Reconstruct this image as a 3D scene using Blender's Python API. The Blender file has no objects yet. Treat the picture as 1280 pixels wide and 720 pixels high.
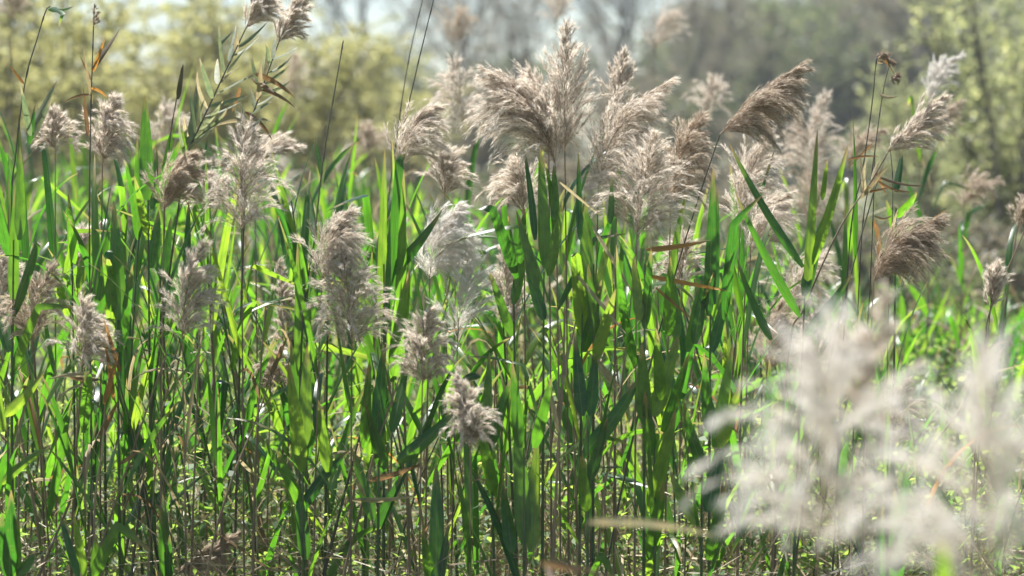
import bpy, math, random
import numpy as np

random.seed(11)
rng = np.random.default_rng(11)
R = math.radians
scene = bpy.context.scene
col = scene.collection

# ------------------------------------------------------------------ camera
CAM_Z = 1.5
PITCH = math.atan(160 / 3022.2)
F1280 = 3022.2
cam_d = bpy.data.cameras.new('camera')
cam_d.lens = 85.0
cam_d.sensor_width = 36.0
cam_d.clip_start = 0.05
cam_d.clip_end = 2000
cam_d.dof.use_dof = True
cam_d.dof.focus_distance = 7.65
cam_d.dof.aperture_fstop = 2.2
cam = bpy.data.objects.new('camera', cam_d)
cam.location = (0, 0, CAM_Z)
cam.rotation_euler = (math.pi / 2 - PITCH, 0, 0)
col.objects.link(cam)
scene.camera = cam

# ------------------------------------------------------------------ sky, sun, exposure
SUN_EL, SUN_AZ = R(64), R(-30)          # azimuth from +Y (the view direction), minus = towards the left
world = bpy.data.worlds.new('World')
scene.world = world
world.use_nodes = True
wn = world.node_tree
sky = wn.nodes.new('ShaderNodeTexSky')
sky.sky_type = 'NISHITA'
sky.sun_disc = False
sky.sun_elevation = SUN_EL
sky.sun_rotation = SUN_AZ
sky.air_density = 1.0
sky.dust_density = 0.4
wn.links.new(sky.outputs[0], wn.nodes['Background'].inputs[0])
wn.nodes['Background'].inputs[1].default_value = 0.05
sun_d = bpy.data.lights.new('sun', 'SUN')
sun_d.energy = 5.0
sun_d.angle = R(0.5)
sun_d.color = (1.0, 0.98, 0.94)
sun = bpy.data.objects.new('sun', sun_d)
sdir = np.array([math.sin(SUN_AZ) * math.cos(SUN_EL), math.cos(SUN_AZ) * math.cos(SUN_EL), math.sin(SUN_EL)])
from mathutils import Vector
sun.rotation_euler = Vector(sdir.tolist()).to_track_quat('Z', 'Y').to_euler()
sun.location = (0, 0, 30)
col.objects.link(sun)
scene.view_settings.view_transform = 'Standard'
scene.view_settings.look = 'None'
scene.view_settings.gamma = 1.0
scene.view_settings.exposure = 1.48
cy = scene.cycles
cy.max_bounces = 4
cy.diffuse_bounces = 2
cy.glossy_bounces = 2
cy.transmission_bounces = 3
cy.transparent_max_bounces = 8
cy.volume_bounces = 1
cy.caustics_reflective = False
cy.caustics_refractive = False
cy.use_denoising = True
cy.sample_clamp_indirect = 6


# ------------------------------------------------------------------ helpers
def nrm(v):
    v = np.asarray(v, float)
    return v / (np.linalg.norm(v, axis=-1, keepdims=True) + 1e-12)


def at(px, py, d):
    """point of the place seen at a pixel of the 1280x720 photograph, at depth d metres"""
    u, v = (px - 640) / F1280, (360 - py) / F1280
    c, s = math.cos(PITCH), math.sin(PITCH)
    y = c + v * s
    return np.array([u, y, -s + v * c]) * (d / y) + np.array([0, 0, CAM_Z])


def foot(px, d):
    return np.array([(px - 640) / F1280 * d, d, 0.0])


def mk(name, V, F, mats, parent=None, uv=None, smooth=True, midx=None, link=True):
    V = np.asarray(V, np.float32)
    F = np.asarray(F, np.int32)
    me = bpy.data.meshes.new(name)
    me.vertices.add(len(V))
    me.vertices.foreach_set('co', V.ravel())
    k = F.shape[1]
    me.loops.add(F.size)
    me.loops.foreach_set('vertex_index', F.ravel())
    me.polygons.add(len(F))
    me.polygons.foreach_set('loop_start', np.arange(0, F.size, k, dtype=np.int32))
    if smooth:
        me.polygons.foreach_set('use_smooth', np.ones(len(F), bool))
    for m in (mats if isinstance(mats, (list, tuple)) else [mats]):
        me.materials.append(m)
    if midx is not None:
        me.polygons.foreach_set('material_index', np.asarray(midx, np.int32))
    if uv is not None:
        l = me.uv_layers.new(name='UVMap')
        l.data.foreach_set('uv', np.asarray(uv, np.float32)[F.ravel()].ravel())
    me.update(calc_edges=True)
    ob = bpy.data.objects.new(name, me)
    if link:
        col.objects.link(ob)
    if parent is not None:
        ob.parent = parent
    return ob


def thing(name, label, cat, loc=(0, 0, 0), group=None):
    o = bpy.data.objects.new(name, None)
    o.empty_display_size = 0.05
    o.location = tuple(float(x) for x in loc)
    o['label'] = label
    o['category'] = cat
    if group:
        o['group'] = group
    col.objects.link(o)
    return o


def tag(o, label, cat, group=None):
    o['label'] = label
    o['category'] = cat
    if group:
        o['group'] = group


def copy_tree(o, parent=None):
    c = o.copy()
    col.objects.link(c)
    c.parent = parent
    for ch in list(o.children):
        copy_tree(ch, c)
    return c


def bez(p0, p1, p2, n):
    t = np.linspace(0, 1, n)[:, None]
    return (1 - t) ** 2 * p0 + 2 * t * (1 - t) * p1 + t * t * p2


def tangents(C):
    return nrm(np.gradient(C, axis=0))


def tube(C, r, k=6):
    """swept tube; r scalar or per-point array -> verts, quads"""
    C = np.asarray(C, float)
    n = len(C)
    r = np.broadcast_to(np.asarray(r, float), (n,))
    T = tangents(C)
    ref = np.array([0.31, 0.95, 0.05]) if abs(T[0, 1]) < 0.8 else np.array([1.0, 0, 0])
    A = nrm(np.cross(T, ref))
    B = np.cross(T, A)
    a = np.arange(k) / k * 2 * np.pi
    V = C[:, None, :] + r[:, None, None] * (np.cos(a)[None, :, None] * A[:, None, :] + np.sin(a)[None, :, None] * B[:, None, :])
    i = np.arange(n - 1)[:, None] * k
    j = np.arange(k)[None, :]
    F = np.stack([i + j, i + (j + 1) % k, i + k + (j + 1) % k, i + k + j], -1).reshape(-1, 4)
    return V.reshape(-1, 3), F


class Pile:
    def __init__(self):
        self.V, self.F, self.M, self.U, self.n = [], [], [], [], 0

    def add(self, V, F, m=0, uv=None):
        self.V.append(V)
        self.F.append(F + self.n)
        self.M.append(np.full(len(F), m))
        self.U.append(uv if uv is not None else np.zeros((len(V), 2)))
        self.n += len(V)

    def build(self, name, mats, parent=None, smooth=True):
        return mk(name, np.concatenate(self.V), np.concatenate(self.F), mats, parent,
                  np.concatenate(self.U), smooth, np.concatenate(self.M))


# ------------------------------------------------------------------ materials
def new_mat(name):
    m = bpy.data.materials.new(name)
    m.use_nodes = True
    nt = m.node_tree
    nt.nodes.clear()
    return m, nt, nt.nodes.new('ShaderNodeOutputMaterial')


def ramp(nt, stops, fac):
    r = nt.nodes.new('ShaderNodeValToRGB')
    el = r.color_ramp.elements
    while len(el) < len(stops):
        el.new(0.5)
    for e, (p, c) in zip(el, stops):
        e.position = p
        e.color = (*c, 1)
    nt.links.new(fac, r.inputs[0])
    return r.outputs[0]


def mixc(nt, fac, a, b, mode='MIX'):
    n = nt.nodes.new('ShaderNodeMix')
    n.data_type = 'RGBA'
    n.blend_type = mode
    for s, v in ((n.inputs[0], fac), (n.inputs[6], a), (n.inputs[7], b)):
        if hasattr(v, 'is_linked') or hasattr(v, 'links'):
            nt.links.new(v, s)
        elif isinstance(v, tuple):
            s.default_value = (*v, 1)
        else:
            s.default_value = v
    return n.outputs[2]


def leafy(name, stops, trans_stops, rough=0.34, tfac=0.43, tip=None, spec=0.65, veins=True, rand='obj'):
    """thin leaf: glossy skin plus light coming through; colour varies from object to object"""
    m, nt, out = new_mat(name)
    N, L = nt.nodes, nt.links
    if rand == 'obj':
        info = N.new('ShaderNodeObjectInfo')
        rnd = info.outputs['Random']
    else:
        geo = N.new('ShaderNodeNewGeometry')
        rnd = geo.outputs['Random Per Island']
    uvn = N.new('ShaderNodeUVMap')
    mp = N.new('ShaderNodeMapping')
    mp.inputs['Scale'].default_value = (34, 1.6, 1)
    L.new(uvn.outputs[0], mp.inputs[0])
    vein = N.new('ShaderNodeTexNoise')
    vein.inputs['Scale'].default_value = 1.0
    vein.inputs['Detail'].default_value = 3
    L.new(mp.outputs[0], vein.inputs['Vector'])
    mp2 = N.new('ShaderNodeMapping')
    mp2.inputs['Scale'].default_value = (1.2, 5, 1)
    L.new(uvn.outputs[0], mp2.inputs[0])
    addv = N.new('ShaderNodeVectorMath')
    addv.operation = 'ADD'
    L.new(mp2.outputs[0], addv.inputs[0])
    sc = N.new('ShaderNodeVectorMath')
    sc.operation = 'SCALE'
    sc.inputs[0].default_value = (37, 53, 11)
    L.new(rnd, sc.inputs['Scale'])
    L.new(sc.outputs[0], addv.inputs[1])
    blot = N.new('ShaderNodeTexNoise')
    blot.inputs['Scale'].default_value = 1.6
    blot.inputs['Detail'].default_value = 4
    L.new(addv.outputs[0], blot.inputs['Vector'])
    base = ramp(nt, stops, rnd)
    tcol = ramp(nt, trans_stops, rnd)
    vv = ramp(nt, [(0.3, (0.74,) * 3), (0.7, (1.22,) * 3)], vein.outputs[0])
    bb = ramp(nt, [(0.3, (0.62, 0.70, 0.75)), (0.72, (1.3, 1.2, 1.05))], blot.outputs[0])
    if veins:
        base = mixc(nt, 1.0, base, vv, 'MULTIPLY')
        tcol = mixc(nt, 1.0, tcol, vv, 'MULTIPLY')
    if veins:
        spt = N.new('ShaderNodeTexNoise')
        spt.inputs['Scale'].default_value = 9
        spt.inputs['Detail'].default_value = 2
        L.new(addv.outputs[0], spt.inputs['Vector'])
        sf = ramp(nt, [(0.64, (0,) * 3), (0.72, (0.75,) * 3)], spt.outputs[0])
        base = mixc(nt, sf, base, (0.20, 0.15, 0.06))
        tcol = mixc(nt, sf, tcol, (0.34, 0.26, 0.07))
    base = mixc(nt, 1.0, base, bb, 'MULTIPLY')
    tcol = mixc(nt, 1.0, tcol, bb, 'MULTIPLY')
    if veins:
        sm = N.new('ShaderNodeSeparateXYZ')
        L.new(uvn.outputs[0], sm.inputs[0])
        su = N.new('ShaderNodeMath'); su.operation = 'SUBTRACT'; su.inputs[1].default_value = 0.5
        L.new(sm.outputs[0], su.inputs[0])
        ab = N.new('ShaderNodeMath'); ab.operation = 'ABSOLUTE'
        L.new(su.outputs[0], ab.inputs[0])
        mf = ramp(nt, [(0.025, (0.55,) * 3), (0.055, (0,) * 3)], ab.outputs[0])
        base = mixc(nt, mf, base, (0.22, 0.27, 0.10))
        tcol = mixc(nt, mf, tcol, (0.10, 0.22, 0.03))
    if tip is not None:
        sx = N.new('ShaderNodeSeparateXYZ')
        L.new(uvn.outputs[0], sx.inputs[0])
        ad = N.new('ShaderNodeMath')
        ad.operation = 'MULTIPLY_ADD'
        L.new(blot.outputs[0], ad.inputs[0])
        ad.inputs[1].default_value = 0.45
        L.new(sx.outputs[1], ad.inputs[2])
        f = ramp(nt, [(0.98, (0, 0, 0)), (1.0, (0.9,) * 3)], ad.outputs[0])
        mr = N.new('ShaderNodeMapRange')
        mr.inputs[1].default_value = 0.98
        mr.inputs[2].default_value = 1.2
        L.new(ad.outputs[0], mr.inputs[0])
        base = mixc(nt, mr.outputs[0], base, tip)
        tcol = mixc(nt, mr.outputs[0], tcol, tuple(min(1, c * 1.6) for c in tip))
    p = N.new('ShaderNodeBsdfPrincipled')
    p.inputs['Roughness'].default_value = rough
    p.inputs['Specular IOR Level'].default_value = spec
    L.new(base, p.inputs['Base Color'])
    if veins:
        bump = N.new('ShaderNodeBump')
        bump.inputs['Strength'].default_value = 0.25
        bump.inputs['Distance'].default_value = 0.002
        L.new(vein.outputs[0], bump.inputs['Height'])
        L.new(bump.outputs[0], p.inputs['Normal'])
    t = N.new('ShaderNodeBsdfTranslucent')
    L.new(tcol, t.inputs[0])
    mx = N.new('ShaderNodeMixShader')
    mx.inputs[0].default_value = tfac
    L.new(p.outputs[0], mx.inputs[1])
    L.new(t.outputs[0], mx.inputs[2])
    L.new(mx.outputs[0], out.inputs[0])
    return m


def barky(name, a, b, scale=14.0, rough=0.8, bump_d=0.01, stretch=0.2):
    m, nt, out = new_mat(name)
    N, L = nt.nodes, nt.links
    tc = N.new('ShaderNodeTexCoord')
    info = N.new('ShaderNodeObjectInfo')
    mp = N.new('ShaderNodeMapping')
    mp.inputs['Scale'].default_value = (scale, scale, scale * stretch)
    L.new(tc.outputs['Object'], mp.inputs[0])
    nz = N.new('ShaderNodeTexNoise')
    nz.inputs['Detail'].default_value = 5
    nz.inputs['Scale'].default_value = 1
    L.new(mp.outputs[0], nz.inputs['Vector'])
    c = ramp(nt, [(0.3, a), (0.7, b)], nz.outputs[0])
    v = ramp(nt, [(0, (0.75,) * 3), (1, (1.2,) * 3)], info.outputs['Random'])
    c = mixc(nt, 1.0, c, v, 'MULTIPLY')
    p = N.new('ShaderNodeBsdfPrincipled')
    p.inputs['Roughness'].default_value = rough
    L.new(c, p.inputs['Base Color'])
    bp = N.new('ShaderNodeBump')
    bp.inputs['Strength'].default_value = 0.5
    bp.inputs['Distance'].default_value = bump_d
    L.new(nz.outputs[0], bp.inputs['Height'])
    L.new(bp.outputs[0], p.inputs['Normal'])
    L.new(p.outputs[0], out.inputs[0])
    return m


def silk(name, stops, tstops, tfac=0.5, rough=0.55):
    m, nt, out = new_mat(name)
    N, L = nt.nodes, nt.links
    geo = N.new('ShaderNodeNewGeometry')
    c = ramp(nt, stops, geo.outputs['Random Per Island'])
    tcol = ramp(nt, tstops, geo.outputs['Random Per Island'])
    p = N.new('ShaderNodeBsdfPrincipled')
    p.inputs['Roughness'].default_value = rough
    p.inputs['Specular IOR Level'].default_value = 0.35
    L.new(c, p.inputs['Base Color'])
    t = N.new('ShaderNodeBsdfTranslucent')
    L.new(tcol, t.inputs[0])
    mx = N.new('ShaderNodeMixShader')
    mx.inputs[0].default_value = tfac
    L.new(p.outputs[0], mx.inputs[1])
    L.new(t.outputs[0], mx.inputs[2])
    L.new(mx.outputs[0], out.inputs[0])
    return m


GREEN = [(0.0, (0.009, 0.034, 0.017)), (0.35, (0.014, 0.046, 0.017)), (0.75, (0.026, 0.066, 0.017)), (1.0, (0.055, 0.10, 0.022))]
GREEN_T = [(0.0, (0.07, 0.30, 0.02)), (0.35, (0.15, 0.47, 0.02)), (0.75, (0.28, 0.62, 0.03)), (1.0, (0.50, 0.76, 0.05))]
M_LEAF = leafy('reed_leaf', GREEN, GREEN_T, tip=(0.30, 0.22, 0.08))
M_LEAF_FAR = leafy('reed_leaf_mass', GREEN, GREEN_T, veins=False, rand='island', spec=.5)
M_PALE = leafy('pale_reed_leaf', [(0, (0.14, 0.18, 0.11)), (1, (0.24, 0.26, 0.16))], [(0, (0.22, 0.30, 0.13)), (1, (0.34, 0.38, 0.2))], tfac=0.38, rough=0.6, spec=.4, tip=(0.4, 0.32, 0.18))
M_STRAW = leafy('straw_leaf', [(0, (0.36, 0.29, 0.18)), (1, (0.46, 0.39, 0.26))], [(0, (0.4, 0.3, 0.16)), (1, (0.6, 0.5, 0.3))], spec=.3, rough=0.65, tfac=0.4)
M_RUST = leafy('rusty_leaf', [(0, (0.15, 0.095, 0.06)), (.6, (0.22, 0.12, 0.06)), (1, (0.34, 0.17, 0.05))], [(0, (0.24, 0.14, 0.07)), (.6, (0.32, 0.16, 0.06)), (1, (0.62, 0.27, 0.03))], rough=0.62, tfac=0.45)
M_ORANGE = leafy('orange_leaf', [(0, (0.34, 0.17, 0.05)), (1, (0.40, 0.20, 0.06))], [(0, (0.75, 0.33, 0.05)), (1, (0.80, 0.38, 0.06))], rough=0.6, tfac=0.5, tip=(.35, .25, .14))
M_STEM = barky('green_stem', (0.03, 0.07, 0.022), (0.09, 0.13, 0.045), 20, 0.45, 0.001)
M_TAN = barky('tan_stem', (0.17, 0.12, 0.075), (0.34, 0.26, 0.17), 20, 0.6, 0.001)
M_DARKSTEM = barky('dark_stem', (0.06, 0.06, 0.045), (0.13, 0.12, 0.08), 20, 0.55, 0.001)
M_SILK = silk('plume_silk', [(0, (0.66, 0.56, 0.45)), (1, (0.96, 0.91, 0.82))], [(0, (0.68, 0.56, 0.44)), (1, (0.96, 0.90, 0.80))], 0.48)
M_GLUME = silk('plume_glume', [(0, (0.17, 0.115, 0.08)), (1, (0.38, 0.28, 0.20))], [(0, (0.30, 0.20, 0.13)), (1, (0.56, 0.43, 0.31))], 0.28)
M_SILKW = silk('white_plume_silk', [(0, (0.74, 0.70, 0.65)), (1, (0.92, 0.90, 0.87))], [(0, (0.75, 0.70, 0.64)), (1, (0.92, 0.90, 0.86))], 0.46)
M_BROWNSILK = silk('brown_plume_silk', [(0, (0.46, 0.35, 0.24)), (1, (0.84, 0.74, 0.60))], [(0, (0.48, 0.38, 0.28)), (1, (0.86, 0.77, 0.65))], 0.42)
M_HERB = leafy('herb_leaf', [(0, (0.03, 0.09, 0.025)), (1, (0.08, 0.15, 0.04))], [(0, (0.30, 0.52, 0.06)), (1, (0.58, 0.72, 0.16))], rough=0.55, tfac=0.45, spec=.35, veins=False, rand='island')
M_LITTER = leafy('litter', [(0, (0.22, 0.16, 0.10)), (1, (0.55, 0.47, 0.34))], [(0, (0.2, 0.13, 0.07)), (1, (0.4, 0.32, 0.2))], rough=0.6, tfac=0.25, veins=False, rand='island')
M_WILLOW = leafy('willow_leaf', [(0, (0.20, 0.20, 0.08)), (1, (0.33, 0.31, 0.14))], [(0, (0.52, 0.53, 0.19)), (1, (0.74, 0.70, 0.32))], tfac=0.5, rough=0.45, veins=False, rand='island')
M_WILLOWG = leafy('green_willow_leaf', [(0, (0.20, 0.24, 0.11)), (1, (0.32, 0.34, 0.18))], [(0, (0.55, 0.62, 0.24)), (1, (0.80, 0.80, 0.42))], tfac=0.5, rough=0.45, veins=False, rand='island')
M_OLIVE = leafy('hill_leaf', [(0, (0.10, 0.12, 0.06)), (1, (0.20, 0.21, 0.11))], [(0, (0.22, 0.28, 0.12)), (1, (0.38, 0.42, 0.20))], tfac=0.4, rough=0.5, veins=False, rand='island')
M_OLIVEB = leafy('brown_hill_leaf', [(0, (0.15, 0.13, 0.09)), (1, (0.27, 0.24, 0.17))], [(0, (0.24, 0.21, 0.14)), (1, (0.38, 0.33, 0.24))], tfac=0.4, rough=0.5, veins=False, rand='island')
M_BARK = barky('grey_bark', (0.10, 0.085, 0.075), (0.22, 0.20, 0.18), 3, 0.9, 0.02)


def ground_mat(name, a, b, c):
    m, nt, out = new_mat(name)
    N, L = nt.nodes, nt.links
    tc = N.new('ShaderNodeTexCoord')
    n1 = N.new('ShaderNodeTexNoise')
    n1.inputs['Scale'].default_value = 0.35
    n1.inputs['Detail'].default_value = 8
    n2 = N.new('ShaderNodeTexNoise')
    n2.inputs['Scale'].default_value = 22
    n2.inputs['Detail'].default_value = 6
    L.new(tc.outputs['Object'], n1.inputs['Vector'])
    L.new(tc.outputs['Object'], n2.inputs['Vector'])
    c1 = ramp(nt, [(0.35, a), (0.65, b)], n1.outputs[0])
    f2 = ramp(nt, [(0.45, (0,) * 3), (0.7, (1,) * 3)], n2.outputs[0])
    cc = mixc(nt, f2, c1, c)
    p = N.new('ShaderNodeBsdfPrincipled')
    p.inputs['Roughness'].default_value = 0.95
    L.new(cc, p.inputs['Base Color'])
    bp = N.new('ShaderNodeBump')
    bp.inputs['Distance'].default_value = 0.03
    L.new(n2.outputs[0], bp.inputs['Height'])
    L.new(bp.outputs[0], p.inputs['Normal'])
    L.new(p.outputs[0], out.inputs[0])
    return m


M_GROUND = ground_mat('meadow_ground', (0.055, 0.075, 0.03), (0.10, 0.10, 0.05), (0.14, 0.115, 0.075))

# ------------------------------------------------------------------ the ground, rising to a wooded bank far right
gx = np.concatenate([np.linspace(-200, -60, 8), np.linspace(-50, 50, 51), np.linspace(60, 200, 8)])
gy = np.concatenate([np.linspace(-40, 40, 41), np.linspace(44, 160, 40), np.linspace(170, 330, 9)])


def ground_z(x, y):
    x, y = np.asarray(x, float), np.asarray(y, float)
    rise = np.clip((y - 60) / 70, 0, 1)
    rise = rise * rise * (3 - 2 * rise)
    side = np.clip((x - 0.0 * y + 2) / 26, 0, 1)
    side = side * side * (3 - 2 * side)
    bumps = 0.06 * np.sin(x * 0.7 + 1.3) * np.sin(y * 0.45) * np.clip((y - 14) / 10, 0, 1)
    return rise * (1.2 + 7.0 * side) + bumps


GX, GY = np.meshgrid(gx, gy)
GV = np.stack([GX, GY, ground_z(GX, GY)], -1).reshape(-1, 3)
w = len(gx)
i = (np.arange(len(gy) - 1)[:, None] * w + np.arange(w - 1)[None, :]).ravel()
ground = mk('ground', GV, np.stack([i, i + 1, i + w + 1, i + w], -1), M_GROUND)
ground['kind'] = 'structure'


# ------------------------------------------------------------------ leaves
def leaf_shape(C, side, W, twist=(0, 0), fold=0.16, full=0.16):
    """blade along centreline C, 3 points across; returns verts, quads, uv"""
    n = len(C)
    T = tangents(C)
    s = nrm(side - T * (T @ np.asarray(side, float))[:, None])
    nn = np.cross(s, T)
    a = np.linspace(twist[0], twist[1], n)[:, None]
    S = s * np.cos(a) + nn * np.sin(a)
    NN = np.cross(S, T)
    t = np.linspace(0, 1, n)
    prof = np.clip((0.35 + 0.65 * np.minimum(1, t / full) ** 0.7), 0, 1) * np.clip(1 - t ** 2.2, 0, 1) ** 0.8
    wd = (W / 2 * prof + 0.0004)[:, None]
    V = np.stack([C - S * wd + NN * wd * fold, C - NN * wd * fold * 0.6, C + S * wd + NN * wd * fold], 1).reshape(-1, 3)
    b = np.arange(n - 1)[:, None] * 3 + np.arange(2)[None, :]
    b = b.ravel()
    F = np.stack([b, b + 1, b + 4, b + 3], -1)
    uv = np.stack([np.tile([0, 0.5, 1], n), np.repeat(t, 3)], -1)
    return V, F, uv


def grow_leaf(p0, azim, tilt, L, arch, n=11, kink=None, curl=0.0):
    """centreline leaving p0 at angle tilt from vertical, bending over by arch (radians) along its length"""
    ds = L / (n - 1)
    C = [np.array(p0, float)]
    th, az = tilt, azim
    for k in range(1, n):
        t = k / (n - 1)
        th += arch / (n - 1) * (0.4 + 1.2 * t)
        az += curl / (n - 1)
        if kink and abs(t - kink[0]) < 0.5 / (n - 1) + 1e-6:
            th += kink[1]
        C.append(C[-1] + ds * np.array([math.sin(th) * math.cos(az), math.sin(th) * math.sin(az), math.cos(th)]))
    return np.array(C)


def stem_curve(p0, p1, lean_in, n):
    """stem from foot p0 to top p1, leaving the ground more upright"""
    h = p1[2] - p0[2]
    ctrl = np.array([p0[0] + (p1[0] - p0[0]) * lean_in, p0[1] + (p1[1] - p0[1]) * lean_in, p0[2] + h * 0.55])
    return bez(p0, ctrl, p1, n)


def stem_shape(C, r0, r1, node=0.14, k=6):
    """tube with swollen nodes"""
    L = np.linalg.norm(C[-1] - C[0])
    nn = max(3, int(L / node))
    pts, rad = [], []
    t_all = np.linspace(0, 1, nn + 1)
    src = np.linspace(0, 1, len(C))
    f = lambda t: np.array([np.interp(t, src, C[:, q]) for q in range(3)])
    for q, t in enumerate(t_all):
        r = r0 + (r1 - r0) * t
        if 0 < q < nn:
            e = 0.006 / L
            for tt, m in ((t - e, 1.0), (t, 1.35), (t + e, 0.95)):
                pts.append(f(tt)); rad.append(r * m)
        else:
            pts.append(f(t)); rad.append(r)
    return tube(np.array(pts), np.array(rad), k)


# ------------------------------------------------------------------ plumes
def rot_axis(v, axis, ang):
    c, s = np.cos(ang)[..., None], np.sin(ang)[..., None]
    return v * c + np.cross(axis, v) * s + axis * np.sum(axis * v, -1, keepdims=True) * (1 - c)


def plume_shape(B, Tp, updir, bl, wind, droop, dens=1.0, open_=0.5, hair=0.0155, hw=0.00105, seed=0, glf=0.0):
    """feathery panicle: rachis from B to Tp, branches that leave it at an acute angle and drift to the wind side"""
    g = np.random.default_rng(seed)
    Lr = np.linalg.norm(Tp - B)
    rach = bez(B, B + updir * Lr * 0.55, Tp, 24)
    RT = tangents(rach)
    nb = int(84 * dens ** 0.5)
    bl = bl * 1.36
    t = np.clip((np.arange(nb) + g.uniform(0, 1, nb)) / nb, 0, 1) ** 1.25 * 0.98
    idx = t * 23
    i0 = np.minimum(idx.astype(int), 22)
    fr = (idx - i0)[:, None]
    P0 = rach[i0] * (1 - fr) + rach[i0 + 1] * fr
    T0 = nrm(RT[i0] * (1 - fr) + RT[i0 + 1] * fr)
    az = g.uniform(0, 2 * np.pi, nb)
    ref = nrm(np.cross(T0, np.array([0.2, 1.0, 0.1])))
    side = nrm(rot_axis(ref, T0, az) + np.array([wind[0], wind[1], 0.0]) * 1.5)
    ang = (0.25 + 0.55 * open_ * (1 - 0.55 * t)) * g.uniform(0.7, 1.3, nb)
    D = nrm(T0 * np.cos(ang)[:, None] + side * np.sin(ang)[:, None])
    prof = (0.62 + 0.55 * np.sin(np.pi * np.clip(t * 1.25 + 0.12, 0, 1))) * (1 - 0.60 * t ** 1.5)
    Lb = bl * prof * g.uniform(0.72, 1.18, nb)
    wv = np.array([wind[0], wind[1], -droop])
    wb_ = wv * g.uniform(.45, 1.55, (nb, 1)) + g.normal(0, .16, (nb, 3))
    ns = 12
    pts = [P0]
    d = D
    for k in range(1, ns):
        u = k / (ns - 1)
        pull = (0.30 * u + 0.05) * (Lb / (bl + 1e-6))[:, None] * 0.9
        d = nrm(d + wb_ * pull + g.normal(0, 0.02, d.shape))
        pts.append(pts[-1] + d * (Lb / (ns - 1))[:, None])
    BP = np.stack(pts, 1)                                     # nb, ns, 3
    BT = nrm(np.gradient(BP, axis=1))
    # branchlets
    nsec = int(13 * dens ** 0.25)
    u = g.uniform(0.06, 0.93, (nb, nsec))
    ii = np.minimum((u * (ns - 1)).astype(int), ns - 2)
    ff = (u * (ns - 1) - ii)[..., None]
    bi = np.arange(nb)[:, None]
    SP0 = BP[bi, ii] * (1 - ff) + BP[bi, ii + 1] * ff
    ST = nrm(BT[bi, ii] * (1 - ff) + BT[bi, ii + 1] * ff)
    sref = nrm(np.cross(ST, g.normal(0, 1, ST.shape)))
    sang = g.uniform(0.10, 0.34, u.shape)
    SD = nrm(ST * np.cos(sang)[..., None] + sref * np.sin(sang)[..., None])
    SL = np.minimum(Lb[:, None] * 0.34, 0.055) * (1.05 - 0.65 * u) * g.uniform(0.7, 1.3, u.shape)
    m2 = 7
    SPs = [SP0]
    d = SD
    for k in range(1, m2):
        d = nrm(d + wv * 0.07 + g.normal(0, 0.025, d.shape))
        SPs.append(SPs[-1] + d * (SL / (m2 - 1))[..., None])
    S = np.stack(SPs, 2).reshape(-1, m2, 3)
    STan = nrm(np.gradient(S, axis=1))
    # hairs on branchlets, and on the branch ends
    nh = 3
    HP = np.repeat(S[:, 1:].reshape(-1, 3), nh, 0)
    HT = np.repeat(STan[:, 1:].reshape(-1, 3), nh, 0)
    HP2 = np.repeat(BP[:, 3:].reshape(-1, 3), nh, 0)
    HT2 = np.repeat(BT[:, 3:].reshape(-1, 3), nh, 0)
    rel = np.clip(Lb / (0.85 * Lb.max()), 0.2, 1)
    k1 = np.repeat(np.repeat(rel, nsec), (m2 - 1) * nh)
    k2 = np.repeat(rel, (ns - 3) * nh)
    out1 = np.repeat(np.clip(u.reshape(-1)[:, None] * .75 + .35 * np.linspace(0, 1, m2)[None, 1:], 0, 1).ravel(), nh)
    out2 = np.repeat(np.tile(np.linspace(0, 1, ns)[3:], nb), nh)
    HP = np.concatenate([HP, HP2])
    HT = np.concatenate([HT, HT2])
    tipward = np.concatenate([out1, out2])
    keep = g.uniform(0, 1, len(HP)) < np.concatenate([k1, k2])
    HP, HT, tipward = HP[keep], HT[keep], tipward[keep]
    n = len(HP)
    HP = HP + g.normal(0, 0.0012, HP.shape)
    r = nrm(np.cross(HT, g.normal(0, 1, HT.shape)))
    ha = g.uniform(0.04, 0.40, n) + 0.5 * (g.uniform(0, 1, n) < .07)
    HD = nrm(HT * np.cos(ha)[:, None] + r * np.sin(ha)[:, None])
    HL = hair * g.uniform(0.6, 1.5, n)
    ww = nrm(np.cross(HD, g.normal(0, 1, HD.shape)))
    gl = g.uniform(0, 1, n) < 0.50 + glf - (0.44 + 0.6 * glf) * tipward
    HL = np.where(gl, HL * 0.72, HL)
    W = np.where(gl, hw * 1.35, hw) * g.uniform(0.7, 1.3, n)
    a = HP - ww * (W / 2)[:, None]
    b = HP + ww * (W / 2)[:, None]
    c = HP + HD * HL[:, None]
    V = np.stack([a, b, c], 1).reshape(-1, 3)
    F = np.arange(3 * n).reshape(-1, 3)
    midx = gl.astype(int)
    # branch ribs as thin ribbons
    cr = nrm(np.cross(BT, np.array([0.1, 1, 0.2])))
    wb = np.linspace(0.0006, 0.00025, ns)[None, :, None]
    VL, VR = BP - cr * wb, BP + cr * wb
    off = len(V)
    q = np.arange(nb * ns).reshape(nb, ns)
    a0, a1 = q[:, :-1].ravel(), q[:, 1:].ravel()
    nbv = nb * ns
    RF = np.concatenate([np.stack([a0, a1, a1 + nbv], -1), np.stack([a0, a1 + nbv, a0 + nbv], -1)]) + off
    V = np.concatenate([V, VL.reshape(-1, 3), VR.reshape(-1, 3)])
    F = np.concatenate([F, RF])
    midx = np.concatenate([midx, np.ones(len(RF), int)])
    return V, F, midx, rach


counter = [0]


def leaf_part(root, o, C, side, W, mat, twist=(0, 0), fold=0.16, name='leaf', full=0.16):
    V, F, uv = leaf_shape(C, side, W, twist, fold, full)
    return mk(name, V - o, F, mat, root, uv)


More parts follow.
